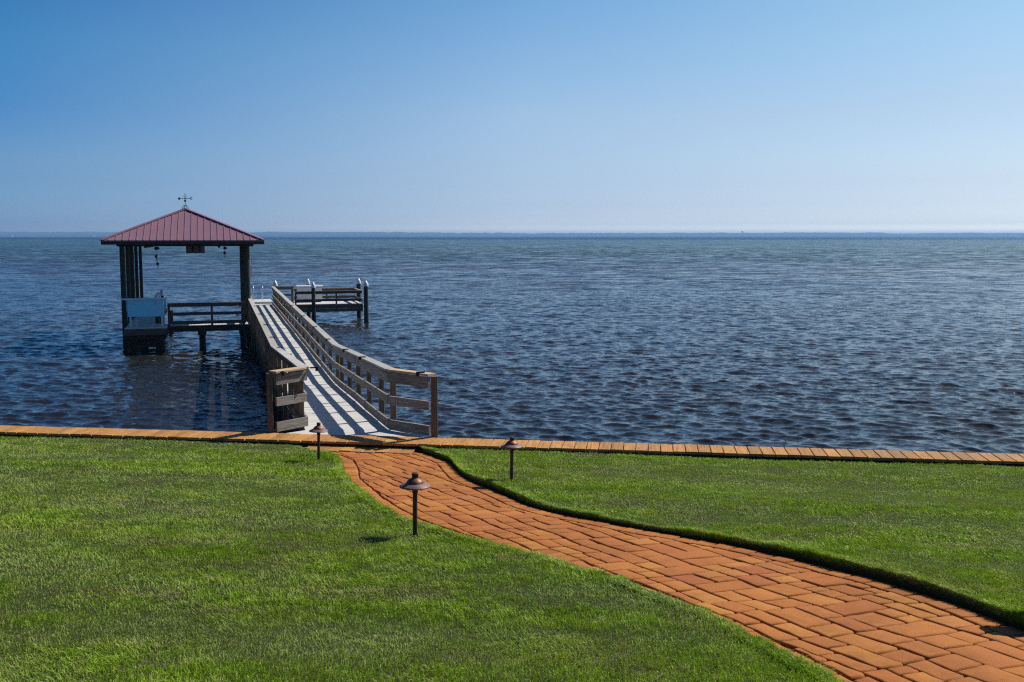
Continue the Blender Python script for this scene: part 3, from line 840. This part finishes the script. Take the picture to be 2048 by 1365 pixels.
# ------------------------------------------------------------------ railings
RH = 1.05
def rail_fixture(parent, p, dirv, inward):
    """small black clip-on rail light with a hooded lens"""
    b = MB(); p = Vector(p); d = Vector(dirv); q = Vector(inward)
    b.beam(p + q * -.03, p + q * .085, .05, .022)
    b.beam(p + q * .085 + Vector((0, 0, .011)), p + q * .085 + Vector((0, 0, -.06)), .05, .05, up=(*d[:2], 0))
    return b.build('rail_light', M['black'], parent)
def railing(name, pts, posts, label, inward_t, lights=(), caps=None, boards=None, start_wobble=1, bottom=True):
    """pts: (s,t,z) deck edge path; posts: list of (s,t,z); inward_t: sign of t towards the deck"""
    root = thing(name, P(*pts[0]), label, 'railing', 'timber railings of the dock')
    for part, zc, hh, ww in (('top_rail', RH - .035 - .09, .175, .038), ('middle_rail', .535, .145, .038), ('bottom_rail', .115, .16, .038)):
        b = MB(); prev = None
        for a_, c_ in zip(pts, pts[1:]):
            L = math.dist(P(*a_), P(*c_)); n = max(1, round(L / 3.8)); d = (Vector(P(*c_)) - Vector(P(*a_))).normalized()
            side = Vector((-d.y, d.x, 0)).normalized()
            for k_ in range(n):
                q0 = Vector(P(*a_)).lerp(Vector(P(*c_)), k_ / n); q1 = Vector(P(*a_)).lerp(Vector(P(*c_)), (k_ + 1) / n)
                # long runs bow a little between posts
                m = max(1, round((q1 - q0).length / 1.9)); w = [0.0] + [random.uniform(-.012, .012) for _ in range(m - 1)] + [0.0]
                zo = [random.uniform(-.008, .008) for _ in range(m + 1)]
                tn = random.random()
                for r_ in range(m):
                    u0 = q0.lerp(q1, r_ / m) + side * w[r_] + Vector((0, 0, zc + zo[r_])); u1 = q0.lerp(q1, (r_ + 1) / m) + side * w[r_ + 1] + Vector((0, 0, zc + zo[r_ + 1]))
                    b.beam(u0, u1, ww, hh, tint=tn)
        b.build(part, M[(boards or {}).get(part, 'gray_wood')], root)
    # caps
    cm = caps or ['rail_cap'] * (len(pts) - 1)
    off = -inward_t * 0.045
    for i, (a_, c_) in enumerate(zip(pts, pts[1:])):
        b = MB(); A = Vector(P(a_[0], a_[1] + off, a_[2] + RH)); B = Vector(P(c_[0], c_[1] + off, c_[2] + RH))
        n = max(1, round((B - A).length / 3.8)); ex = (B - A).normalized() * 0.0
        for k_ in range(n): b.beam(A.lerp(B, k_ / n), A.lerp(B, (k_ + 1) / n) - (B - A).normalized() * .003, .185, .036, ch=.004)
        b.build('rail_cap', M[cm[i]], root)
    for (s_, t_, z_) in posts:
        b = MB(); b.beam(P(s_, t_, z_ - .34), P(s_, t_, z_ + RH - .02), .095, .095, up=(*DA, 0), ch=.006); b.build('post', M['post_wood'], root)
    return root
pr_pts = [(-.80, -.53, ZN), (0.0, 0.02, ZN), (SK, -.2 + .02, ZD), (42.7, -.18, ZD)]
posts = [(s_, tR(s_) - .07, zdk(s_)) for s_ in (0.06, 1.55, 3.4, 5.3, 7.2, 9.1, 10.25)] + [(s_, -.27, ZD) for s_ in np.arange(12.1, 42.8, 1.9)]
posts += [(-.86, -.60, ZN + .0)]
rr = railing('dock_railing', pr_pts, posts, 'long grey railing on the right side of the walkway, facing the open bay', 1,
             caps=['tan_wood', 'rail_cap', 'rail_cap'])
for s_ in (-.66, 3.6, 7.0, 11.6, 15.6, 20.2, 26.0):
    t_ = tR(s_) if s_ > 0 else -.45
    rail_fixture(rr, P(s_, t_ + .0, zdk(s_) + RH + .03), (*DA, 0), (*DB, 0))
pl_pts = [(.26, 1.88, ZN), (.68, TL - .02, ZN), (SK, TL - .02, ZD), (34.2, TL - .02, ZD)]
posts = [(s_, TL + .07, zdk(s_)) for s_ in (0.76, 1.9, 3.4, 5.3, 7.2, 9.1, 10.4)] + [(s_, TL + .07, ZD) for s_ in np.arange(12.1, 34.4, 1.9)]
posts += [(.30, 1.98, ZN)]
rl = railing('dock_railing', pl_pts, posts, 'long grey railing on the left side of the walkway, ending at the boat shelter', -1,
             caps=['tan_wood', 'rail_cap', 'rail_cap'])
for s_ in (2.6, 5.6, 9.0, 12.6, 16.8, 21.5, 26.0):
    rail_fixture(rl, P(s_, TL - .0, zdk(s_) + RH + .03), (*DA, 0), (-DB[0], -DB[1], 0))
rail_fixture(rl, P(.30, 1.78, ZN + RH + .0), (*DA, 0), (0.5, -.86, 0))
rail_fixture(rl, P(.66, TL - .12, ZN + RH + .0), (*DA, 0), (-DB[0], -DB[1], 0))

# ------------------------------------------------------------------ capped pilings helper
def capped_pile(parent, s_, t_, ztop, r=.135):
    b = MB(); b.tube([P(s_, t_, -1.0), P(s_, t_, ztop - .25)], [r * 1.04, r * .97], 14); o = b.build('piling', M['pile'], parent)
    b = MB(); b.lathe(P(s_, t_, ztop - .25), [(r + .012, -.10), (r + .012, .03), (.03, .24), (.001, .25)], 14); b.build('pile_cap', M['pile_cap'], o)

# ------------------------------------------------------------------ right platform
plat = thing('dock_platform', P(44, -3, 0), 'small square side platform with white capped pilings right of the walkway end', 'platform')
ps0, ps1, pt0, pt1 = 42.5, 45.7, -.25, -5.35
b = MB(); s_ = ps0
while s_ < ps1: b.beam(P(s_ + .07, pt0 - .05, ZD - .015), P(s_ + .07, pt1, ZD - .015), .144, .03); s_ += .15
b.build('deck_boards', M['deck'], plat)
b = MB()
for zz, hh in ((-.15, .23), (-.37, .19)):
    for (a_, c_) in (((ps0 - .03, pt0), (ps0 - .03, pt1)), ((ps1, pt0), (ps1, pt1)), ((ps0, pt1 - .02), (ps1, pt1 - .02))):
        o_ = .012 if zz < -.3 else 0
        b.beam(P(a_[0] + o_, a_[1], ZD + zz), P(c_[0] + o_, c_[1], ZD + zz), .05, hh)
b.build('skirt', M['dock_wood'], plat)
ZT = CZ - 2.62
capped_pile(plat, 42.35, pt1 - .22, ZT)
capped_pile(plat, 45.8, pt1 - .25, ZT)
capped_pile(plat, 42.3, -2.5, ZT - .05, .115)
capped_pile(plat, 45.8, -2.5, ZT, .115)
capped_pile(plat, 43.0, -.38, ZT + .05, .125)
for part, zc, hh in (('top_rail', .66, .14), ('bottom_rail', .22, .14)):
    b = MB()
    b.beam(P(ps0, -1.5, ZD + zc), P(ps0, pt1, ZD + zc), .04, hh)
    b.beam(P(ps1 - .05, -1.5, ZD + zc), P(ps1 - .05, pt1, ZD + zc), .04, hh)
    b.beam(P(ps0, pt1 + .05, ZD + zc), P(ps1, pt1 + .05, ZD + zc), .04, hh)
    b.build(part, M['dock_wood'], plat)
b = MB()
b.beam(P(ps0, -1.5, ZD + .75), P(ps0, pt1, ZD + .75), .15, .03); b.beam(P(ps1 - .05, -1.5, ZD + .75), P(ps1 - .05, pt1, ZD + .75), .15, .03)
b.beam(P(ps0 + .1, pt1 + .05, ZD + .75), P(ps1 - .15, pt1 + .05, ZD + .75), .15, .03); b.build('rail_cap', M['gray_wood'], plat)
for s_, t_ in ((ps0 + .07, -3.85), (ps1 - .12, -3.6), (ps0 + .07, -1.5), (ps1 - .12, -1.5)):
    b = MB(); b.beam(P(s_, t_, ZD - .3), P(s_, t_, ZD + .72), .09, .09, up=(*DA, 0)); b.build('post', M['dock_wood'], plat)
# full height corner panel beside the walkway
cp = thing('corner_railing', P(42.9, -.7, 0), 'short full height rail panel at the far right corner of the walkway', 'railing', 'timber railings of the dock')
for part, zc, hh in (('top_rail', RH - .12, .17), ('middle_rail', .54, .14), ('bottom_rail', .12, .14)):
    b = MB(); b.beam(P(42.95, -.25, ZD + zc), P(42.95, -1.42, ZD + zc), .04, hh); b.build(part, M['gray_wood'], cp)
b = MB(); b.beam(P(42.98, -.25, ZD + RH), P(42.98, -1.48, ZD + RH), .17, .035); b.build('rail_cap', M['rail_cap'], cp)
b = MB(); b.beam(P(43.02, -1.38, ZD), P(43.02, -1.38, ZD + RH - .02), .10, .10); b.build('post', M['post_wood'], cp)

# white bench back / dock box on platform
bx_ = thing('dock_box', P(44.6, -2.5, ZD), 'large white dock box standing behind the rails of the side platform', 'dock box')
b = MB(); b.beam(P(44.6, -1.75, ZD + .47), P(44.6, -3.2, ZD + .47), .62, .86, ch=.03); b.build('body', M['white'], bx_)
b = MB(); b.beam(P(44.6, -1.70, ZD + .95), P(44.6, -3.27, ZD + .95), .70, .09, ch=.025); b.build('lid', M['white'], bx_)

# ladder at the end
ld = thing('swim_ladder', P(45.9, 1.2, ZD), 'steel ladder with two hooped handrails at the end of the walkway', 'ladder')
for t_ in (.25, .8):
    b = MB(); pts_ = [P(45.2, t_, ZD + .1), P(45.2, t_, ZD + .75)]
    for k_ in range(0, 9): a_ = pi * k_ / 8; pts_.append(P(45.5 - .3 * cos(a_), t_, ZD + .75 + .22 * sin(a_)))
    pts_ += [P(46.4, t_, ZD + .1), P(46.45, t_, -.9)]
    pts_[-3:-2] = [P(45.85, t_, ZD + .68)]
    b.tube(pts_, .032, 8); b.build('handrail', M['steel'], ld)
for z_ in (.1, .4, .7, 1.0):
    b = MB(); b.tube([P(46.42, .25, z_), P(46.42, .8, z_)], .02, 8); b.build('rung', M['steel'], ld)

# ------------------------------------------------------------------ boat shelter
GS0, GS1, GT0, GT1 = 31.4, 42.2, 1.47, 6.89
sh = thing('boat_shelter', P(GS0, GT1, 0), 'open boat shelter on tall pilings with a mauve metal hip roof', 'boat shelter')
ZE = CZ - .20
for i_, s_ in enumerate((31.4, 34.0, 36.4, 39.2, 42.2)):
    q_ = .115 if i_ == 0 else (.105 if i_ == 2 else .085)
    b = MB(); b.tube([P(s_, GT1, -1), P(s_, GT1, ZE)], [q_ * 1.1, q_], 14); b.build('post', M['pile'], sh)
for s_ in (31.4, 36.9, 42.2):
    b = MB(); b.tube([P(s_, GT0, -1), P(s_, GT0, ZE)], [.13, .115], 14); b.build('post', M['pile'], sh)
for t_ in (GT0, GT1):
    b = MB()
    for o_ in (-.15, .15): b.beam(P(GS0 - .25, t_ + o_, ZE - .14), P(GS1 + .25, t_ + o_, ZE - .14), .05, .28)
    b.build('side_beam', M['dark_wood'], sh)
for s_ in (GS0, GS1):
    b = MB()
    for o_ in (-.15, .15): b.beam(P(s_ + o_, GT0 - .22, ZE - .15), P(s_ + o_, GT1 + .22, ZE - .15), .05, .25)
    b.build('end_beam', M['dark_wood'], sh)
# hip roof with raised seams
es0, es1, et0, et1 = 30.35, 43.25, .72, 7.66
hw = (et1 - et0) / 2; tc = (et0 + et1) / 2; ZR = CZ + 1.26; rs0, rs1 = es0 + hw, es1 - hw
C = [P(es0, et0, ZE), P(es0, et1, ZE), P(es1, et1, ZE), P(es1, et0, ZE), P(rs0, tc, ZR), P(rs1, tc, ZR)]
lo = [(x, y, z - .05) for x, y, z in C]
b = MB()
b.add(C + lo, [[0, 1, 4], [1, 2, 5, 4], [2, 3, 5], [3, 0, 4, 5], [6, 10, 7], [7, 10, 11, 8], [8, 11, 9], [9, 11, 10, 6], [0, 6, 7, 1], [1, 7, 8, 2], [2, 8, 9, 3], [3, 9, 6, 0]])
def seam(p0, p1, w=.035, h=.024):
    d = Vector(p1) - Vector(p0)
    b.beam(Vector(p0) + Vector((0, 0, .012)), Vector(p1) + Vector((0, 0, .012)), w, h)
sp = .287; nS = int((et1 - et0) / sp)
for i in range(1, nS + 1):
    t_ = et0 + i * sp + .02
    d = min(t_ - et0, et1 - t_)
    if d < .12: continue
    fz = d / hw
    for (se, sg) in ((es0, 1), (es1, -1)):
        seam(P(se, t_, ZE), P(se + sg * d, t_, ZE + (ZR - ZE) * fz))
s_ = es0 + sp
while s_ < es1 - .1:
    d = min(s_ - es0, es1 - s_, hw); fz = d / hw
    if d > .12:
        seam(P(s_, et0, ZE), P(s_, et0 + d, ZE + (ZR - ZE) * fz)); seam(P(s_, et1, ZE), P(s_, et1 - d, ZE + (ZR - ZE) * fz))
    s_ += sp
rf = b.build('roof', M['roof'], sh)
b = MB()
for a_, c_ in ((0, 4), (1, 4), (2, 5), (3, 5), (4, 5)):
    b.beam(Vector(C[a_]) + Vector((0, 0, .02)), Vector(C[c_]) + Vector((0, 0, .035)), .20, .035)
b.build('ridge_cap', M['roof'], rf)
b = MB()
for a_, c_ in ((0, 1), (1, 2), (2, 3), (3, 0)):
    m_ = Vector(P((es0 + es1) / 2, tc, ZE)); A = Vector(C[a_]); B = Vector(C[c_])
    inn = (m_ - (A + B) / 2).normalized() * .02; dd = (B - A).normalized() * .02
    b.beam(A + inn + dd - Vector((0, 0, .12)), B + inn - dd - Vector((0, 0, .12)), .035, .14)
b.build('fascia', M['dark_wood'], rf)
b = MB()
b.add([P(es0 + .08, et0 + .08, ZE - .07), P(es0 + .08, et1 - .08, ZE - .07), P(es1 - .08, et1 - .08, ZE - .07), P(es1 - .08, et0 + .08, ZE - .07)], [[0, 3, 2, 1]])
for i in range(9):
    s_ = GS0 + (i + .5) * 1.2
    b.beam(P(s_, et0 + .15, ZE - .12), P(s_, et1 - .15, ZE - .12), .04, .09)
b.build('ceiling', M['dark_wood'], rf)
# lift cable beams under the roof
b = MB()
for t_ in (2.7, 5.9): b.beam(P(GS0 - .1, t_, ZE - .29), P(GS1 + .1, t_, ZE - .29), .12, .12)
b.build('lift_beam', M['dark_wood'], sh)
b = MB(); b.beam(P(31.7, GT0 - .16, CZ - 1.95), P(31.7, GT0 - .16, CZ - 1.35), .12, .07, up=(*DA, 0))
b.build('electrical_box', M['white'], sh)
b = MB(); b.tube([P(31.65, GT0 - .15, CZ - 1.4), P(31.62, GT0 - .14, CZ - .9), P(31.6, GT0 - .13, ZE - .3)], .018, 6); b.build('conduit', M['steel'], sh)
b = MB(); b.lathe(P(30.9, GT0 - .22, ZE - .22), [(.02, .1), (.06, .07), (.08, 0), (.07, -.06), (.001, -.08)], 10); b.build('flood_lamp', M['black'], sh)

# weather vane
ax_, ay_ = xy(rs0, tc)
wv = thing('weather_vane', (ax_, ay_, ZR), 'dark weather vane with arrow and ball on the roof peak', 'weather vane')
b = MB(); b.tube([(ax_, ay_, ZR + .22), (ax_, ay_, ZR + .95)], .018, 8); b.build('rod', M['iron'], wv)
b = MB()
for sx_, sy_ in ((1, 0), (-1, 0), (0, 1), (0, -1)):
    b.tube([(ax_ + sx_ * .20, ay_ + sy_ * .20, ZR - .02), (ax_ + sx_ * .17, ay_ + sy_ * .17, ZR + .12), (ax_ + sx_ * .10, ay_ + sy_ * .10, ZR + .20), (ax_, ay_, ZR + .24)], .02, 6)
b.build('base', M['iron'], wv)
b = MB(); b.lathe((ax_, ay_, ZR + .50), [(.001, -.075), (.05, -.055), (.075, 0), (.05, .055), (.001, .075)], 14); b.build('ball', M['verdigris'], wv)
b = MB(); b.lathe((ax_, ay_, ZR + .64), [(.001, -.07), (.07, 0), (.001, .07)], 10)
b.tube([(ax_ - .42, ay_ - .05, ZR + .645), (ax_ + .36, ay_ + .05, ZR + .645)], .016, 6)
b.beam((ax_ - .42, ay_ - .05, ZR + .63), (ax_ - .30, ay_ - .035, ZR + .63), .02, .13)
b.tube([(ax_ + .44, ay_ + .05, ZR + .70), (ax_ + .36, ay_ + .05, ZR + .715), (ax_ + .31, ay_ + .05, ZR + .645), (ax_ + .36, ay_ + .05, ZR + .575), (ax_ + .44, ay_ + .05, ZR + .59)], .022, 6)
b.build('arrow', M['verdigris'], wv)
b = MB()
for a_ in (20, 110): b.tube([(ax_ - .16 * cos(R(a_)), ay_ - .16 * sin(R(a_)), ZR + .78), (ax_ + .16 * cos(R(a_)), ay_ + .16 * sin(R(a_)), ZR + .78)], .01, 6)
b.build('cross_arms', M['verdigris'], wv)

wv.scale = (.75, .75, .8)
# hanging pulleys
def pulley(s_, t_, drop, label):
    ztop = ZE - .30
    root = thing('lift_pulley', P(s_, t_, ztop), label, 'pulley', 'boat lift pulleys under the roof')
    x, y = xy(s_, t_)
    b = MB(); b.beam((x - .04, y, ztop - .09), (x + .04, y, ztop - .09), .15, .14, ch=.04); b.lathe((x + .07, y, ztop - .1), [(.001, -.06), (.06, -.02), (.06, .02), (.001, .06)], 10); b.build('sheave', M['black'], root)
    b = MB(); b.tube([(x, y, ztop - .15), (x, y, ztop - drop)], .008, 6); b.build('cable', M['iron'], root)
    b = MB(); b.lathe((x, y, ztop - drop - .08), [(.001, -.08), (.045, -.06), (.07, 0), (.045, .06), (.001, .08)], 10)
    b.tube([(x, y, ztop - drop - .15), (x + .03, y, ztop - drop - .24), (x - .02, y, ztop - drop - .30)], .02, 6); b.build('hook_block', M['black'], root)
pulley(33.0, 5.55, .38, 'black hook block on a short cable, leftmost under the roof')
pulley(34.0, 5.55, .75, 'black hook block on the longest cable, second from the left under the roof')
pulley(33.6, 2.45, .24, 'black hook block hanging at the right end under the roof')
# hanging crate-like panel
hp = thing('hanging_box', P(38, 4, ZE - .3), 'grey and navy striped wooden box hung under the roof beams', 'box')
xa, ya = xy(38.0, 4.35); xb, yb = xy(38.0, 3.42)
b = MB()
for i in range(9):
    f0, f1 = (i + .04) / 9, (i + .96) / 9
    if i in (3, 6): continue
    b.beam((xa + (xb - xa) * (f0 + f1) / 2, ya + (yb - ya) * (f0 + f1) / 2, ZE - .66), (xa + (xb - xa) * (f0 + f1) / 2, ya + (yb - ya) * (f0 + f1) / 2, ZE - .10), .40, math.dist((xa, ya), (xb, yb)) * .92 / 9, up=(*DB, 0))
b.build('slats', M['gray_wood'], hp)
b = MB()
for i in (3, 6):
    f = (i + .5) / 9
    b.beam((xa + (xb - xa) * f, ya + (yb - ya) * f, ZE - .64), (xa + (xb - xa) * f, ya + (yb - ya) * f, ZE - .10), .38, .10, up=(*DB, 0))
b.build('navy_slats', plain('navy_paint', (0.015, 0.02, 0.07), .6), hp)
b = MB(); b.beam((xa, ya, ZE - .68), (xb, yb, ZE - .68), .42, .05); b.build('bottom_board', M['dock_wood'], hp)

# catwalk, cross walk and front platform around the slip
cw = thing('slip_walkway', P(30, 3, 0), 'dark timber cross walk and catwalk under the boat shelter with three rails', 'dock')
def boards(b, s0, s1, t0, t1, along):
    if along == 't':
        s_ = s0
        while s_ < s1 - .05: b.beam(P(s_ + .07, t0, ZD - .015), P(s_ + .07, t1, ZD - .015), .143, .03); s_ += .15
    else:
        t_ = t0
        while t_ < t1 - .05: b.beam(P(s0, t_ + .07, ZD - .015), P(s1, t_ + .07, ZD - .015), .143, .03); t_ += .15
b = MB(); boards(b, 29.95, 31.2, 1.46, 4.9, 's'); b.build('deck_boards', M['deck'], cw)
b = MB(); boards(b, 31.25, 42.2, 5.62, 6.75, 't'); b.build('catwalk_boards', M['deck'], cw)
b = MB()
b.beam(P(29.92, 1.4, ZD - .15), P(29.92, 4.95, ZD - .15), .05, .25); b.beam(P(31.2, 1.4, ZD - .15), P(31.2, 5.2, ZD - .15), .05, .24)
b.beam(P(31.2, 5.60, ZD - .15), P(42.2, 5.60, ZD - .15), .05, .24); b.beam(P(31.2, 6.8, ZD - .15), P(42.2, 6.8, ZD - .15), .05, .24)
b.build('skirt', M['dark_wood'], cw)
for s_, t_ in ((30.6, 3.55), (30.6, 1.75)):
    b = MB(); b.tube([P(s_, t_, -1), P(s_, t_, ZD - .27)], .14, 12); b.build('piling', M['pile'], cw)
    b = MB(); b.beam(P(29.95, t_, ZD - .36), P(31.2, t_, ZD - .36), .36, .18); b.build('cross_beam', M['dark_wood'], cw)
for part, zc, hh in (('top_rail', .90, .14), ('middle_rail', .52, .14), ('bottom_rail', .13, .15)):
    b = MB(); b.beam(P(29.93, 1.62, ZD + zc), P(29.93, 4.93, ZD + zc), .04, hh); b.build(part, M['dock_wood'], cw)
b = MB(); b.beam(P(29.96, 1.62, ZD + .985), P(29.96, 4.98, ZD + .985), .14, .03); b.build('rail_cap', M['dock_wood'], cw)
for t_ in (4.93, 3.1, 1.72):
    b = MB(); b.beam(P(30.0, t_, ZD - .28), P(30.0, t_, ZD + .96), .10, .12, up=(*DA, 0)); b.build('post', M['dock_wood'], cw)
for s_, t_ in ((32.2, 5.55), (33.6, 5.55), (36.6, 5.55)): capped_pile(cw, s_, t_, CZ - 2.66, .095)
for s_, t_ in ((39.6, 5.3),):
    b = MB(); b.tube([P(s_, t_, -1), P(s_, t_, ZD)], .13, 12); b.build('piling', M['pile'], cw)
for z_, t_ in ((.62, 1.86), (.22, 1.9)):
    b = MB(); b.beam(P(32.6, t_ - .12, ZD + z_), P(32.6, t_ + .12, ZD + z_), .3, .06); b.build('step_board', M['deck'], cw)

fp = thing('front_platform', P(29.2, 5.8, 0), 'low pale platform on dark pilings at the left front corner of the shelter', 'platform')
b = MB(); boards(b, 29.1, 31.1, 5.0, 6.72, 't'); b.build('deck_boards', M['deck'], fp)
b = MB(); b.beam(P(29.08, 4.99, ZD - .17), P(29.08, 6.73, ZD - .17), .05, .28); b.beam(P(29.1, 4.98, ZD - .17), P(31.1, 4.98, ZD - .17), .05, .28); b.beam(P(29.1, 6.74, ZD - .17), P(31.1, 6.74, ZD - .17), .05, .28)
b.build('skirt', M['dock_wood'], fp)
b = MB()
for s_ in (29.4, 30.2, 31.0): b.beam(P(s_, 5.05, ZD - .42), P(s_, 6.7, ZD - .42), .08, .22)
b.build('cross_beam', M['dark_wood'], fp)
for s_, t_ in ((29.9, 5.35), (29.9, 6.0), (30.6, 6.6), (31.0, 5.35), (29.7, 6.5)):  # pilings and cross beams crowded in to look dark under the deck
    b = MB(); b.tube([P(s_, t_, -1), P(s_, t_, ZD - .5)], .17, 12); b.build('piling', M['pile'], fp)
b = MB(); b.beam(P(29.95, 5.3, ZD - .72), P(29.95, 6.7, ZD - .72), .9, .36); b.build('dark_filler', M['dark_wood'], fp)  # solid dark block added so the space under the platform looks dark

# fish cleaning table
ft = thing('fish_cleaning_table', P(29.9, 5.85, ZD), 'white fish cleaning table with deep boxed front coloured shade blue, on thin legs', 'table')
b = MB(); b.beam(P(29.85, 4.98, ZD + 1.22), P(29.85, 6.88, ZD + 1.22), .70, .05, ch=.012); b.build('tabletop', M['white'], ft)
b = MB(); b.beam(P(29.85, 5.12, ZD + .82), P(29.85, 6.60, ZD + .82), .56, .73, ch=.01)
b.beam(P(29.57, 5.12, ZD + 1.17), P(29.57, 6.60, ZD + 1.17), .03, .04)
b.build('apron', M['shade_blue'], ft)
for t_ in (5.35, 6.3):
    b = MB(); b.beam(P(29.54, t_ - .06, ZD + 1.08), P(29.54, t_ + .06, ZD + 1.08), .04, .10); b.build('bracket', M['white'], ft)
for s_, t_ in ((29.6, 5.2), (29.6, 6.5), (30.1, 5.2), (30.1, 6.3)):
    b = MB(); b.beam(P(s_, t_, ZD), P(s_, t_, ZD + .46), .08, .08, up=(*DA, 0)); b.build('leg', M['white'], ft)
b = MB(); b.beam(P(30.3, 5.05, ZD + .92), P(30.3, 6.72, ZD + .92), .03, .5); b.build('back_panel', M['shade_blue'], ft)

# ------------------------------------------------------------------ path lights
def path_light():
    root = thing('path_light', (0, 0, 0), '', 'path light', 'bronze mushroom lights beside the path')
    b = MB(); b.tube([(0, 0, -.1), (0, 0, .40)], .0205, 16)
    b.lathe((0, 0, 0), [(.0205, .39), (.0255, .395), (.0255, .478), (.02, .48)], 18); b.build('stem', M['dark_bronze'], root)
    b = MB(); pr_ = [(.138, .450), (.139, .4515), (.120, .464), (.097, .4745), (.078, .483)]
    pr2 = [(.060, .478), (.078, .479), (.097, .4705), (.120, .460), (.1375, .449)]
    b.lathe((0, 0, 0), pr2 + pr_ + [(.060, .486)], 48); b.build('brim', M['patina'], root)
    b = MB(); b.lathe((0, 0, 0), [(.077, .4835), (.0755, .490), (.069, .500), (.058, .511), (.044, .5205), (.030, .527), (.024, .529)], 40); b.build('dome', M['bronze'], root)
    b = MB(); b.lathe((0, 0, 0), [(.028, .52), (.028, .550), (.030, .552), (.030, .568), (.028, .5695), (.001, .57)], 20); b.build('finial', M['dark_bronze'], root)
    b = MB(); b.tube([(.024, 0, .43), (.042, 0, .43)], .006, 8); b.build('thumb_screw', M['bronze'], root)
    return root
pl0 = path_light()
for i, (x, y, dz, tilt, lb) in enumerate([(-.854, 8.58, 0, (0, R(.6)), 'rust brown mushroom path light closest to the viewer, left of the path'),
                     (-.006, 12.09, -.02, (0, R(1.2)), 'rust brown mushroom path light on the lawn right of the path'),
                     (-2.77, 14.07, -.01, (R(1), R(-.4)), 'rust brown mushroom path light left of the path close to the dock entrance'),
                     (3.50, 6.34, 0, (0, 0), 'path light just outside the right edge, casting a round shadow on the bricks')]):
    o = pl0 if i == 0 else copy_tree(pl0)
    o.location = (x, y, float(zl(x, y)) + dz); o.rotation_euler = (tilt[0], tilt[1], i * 1.1); o['label'] = lb
    if i == 3: o.scale = (1, 1, 1.12)
sp_ = thing('sprinkler_head', (-5.62, 13.42, float(zl(-5.62, 13.42))), 'tiny black sprinkler head poking out of the left lawn', 'sprinkler')
b = MB(); b.lathe((-5.62, 13.42, float(zl(-5.62, 13.42))), [(.018, -.02), (.019, .026), (.016, .032), (.001, .033)], 12); b.build('cap', M['black'], sp_)

# ------------------------------------------------------------------ haze
hz = NT('haze_air'); hz.n.remove(hz.b)
pv = hz.new('ShaderNodeVolumePrincipled'); pv.inputs['Color'].default_value = (0.32, 0.60, 1.0, 1)
pv.inputs['Density'].default_value = 0.00014; pv.inputs['Anisotropy'].default_value = 0.2
hz.l.new(pv.outputs[0], hz.out.inputs['Volume'])
b = MB()
X0, X1, Y0, Y1, Z0, Z1 = -15500, 15500, -60, 14000, -1.95, 42
b.add([(X0, Y0, Z0), (X1, Y0, Z0), (X1, Y1, Z0), (X0, Y1, Z0), (X0, Y0, Z1), (X1, Y0, Z1), (X1, Y1, Z1), (X0, Y1, Z1)],
      [[3, 2, 1, 0], [4, 5, 6, 7], [0, 1, 5, 4], [1, 2, 6, 5], [2, 3, 7, 6], [3, 0, 4, 7]])
tag(b.build('haze', hz.m), kind='stuff')
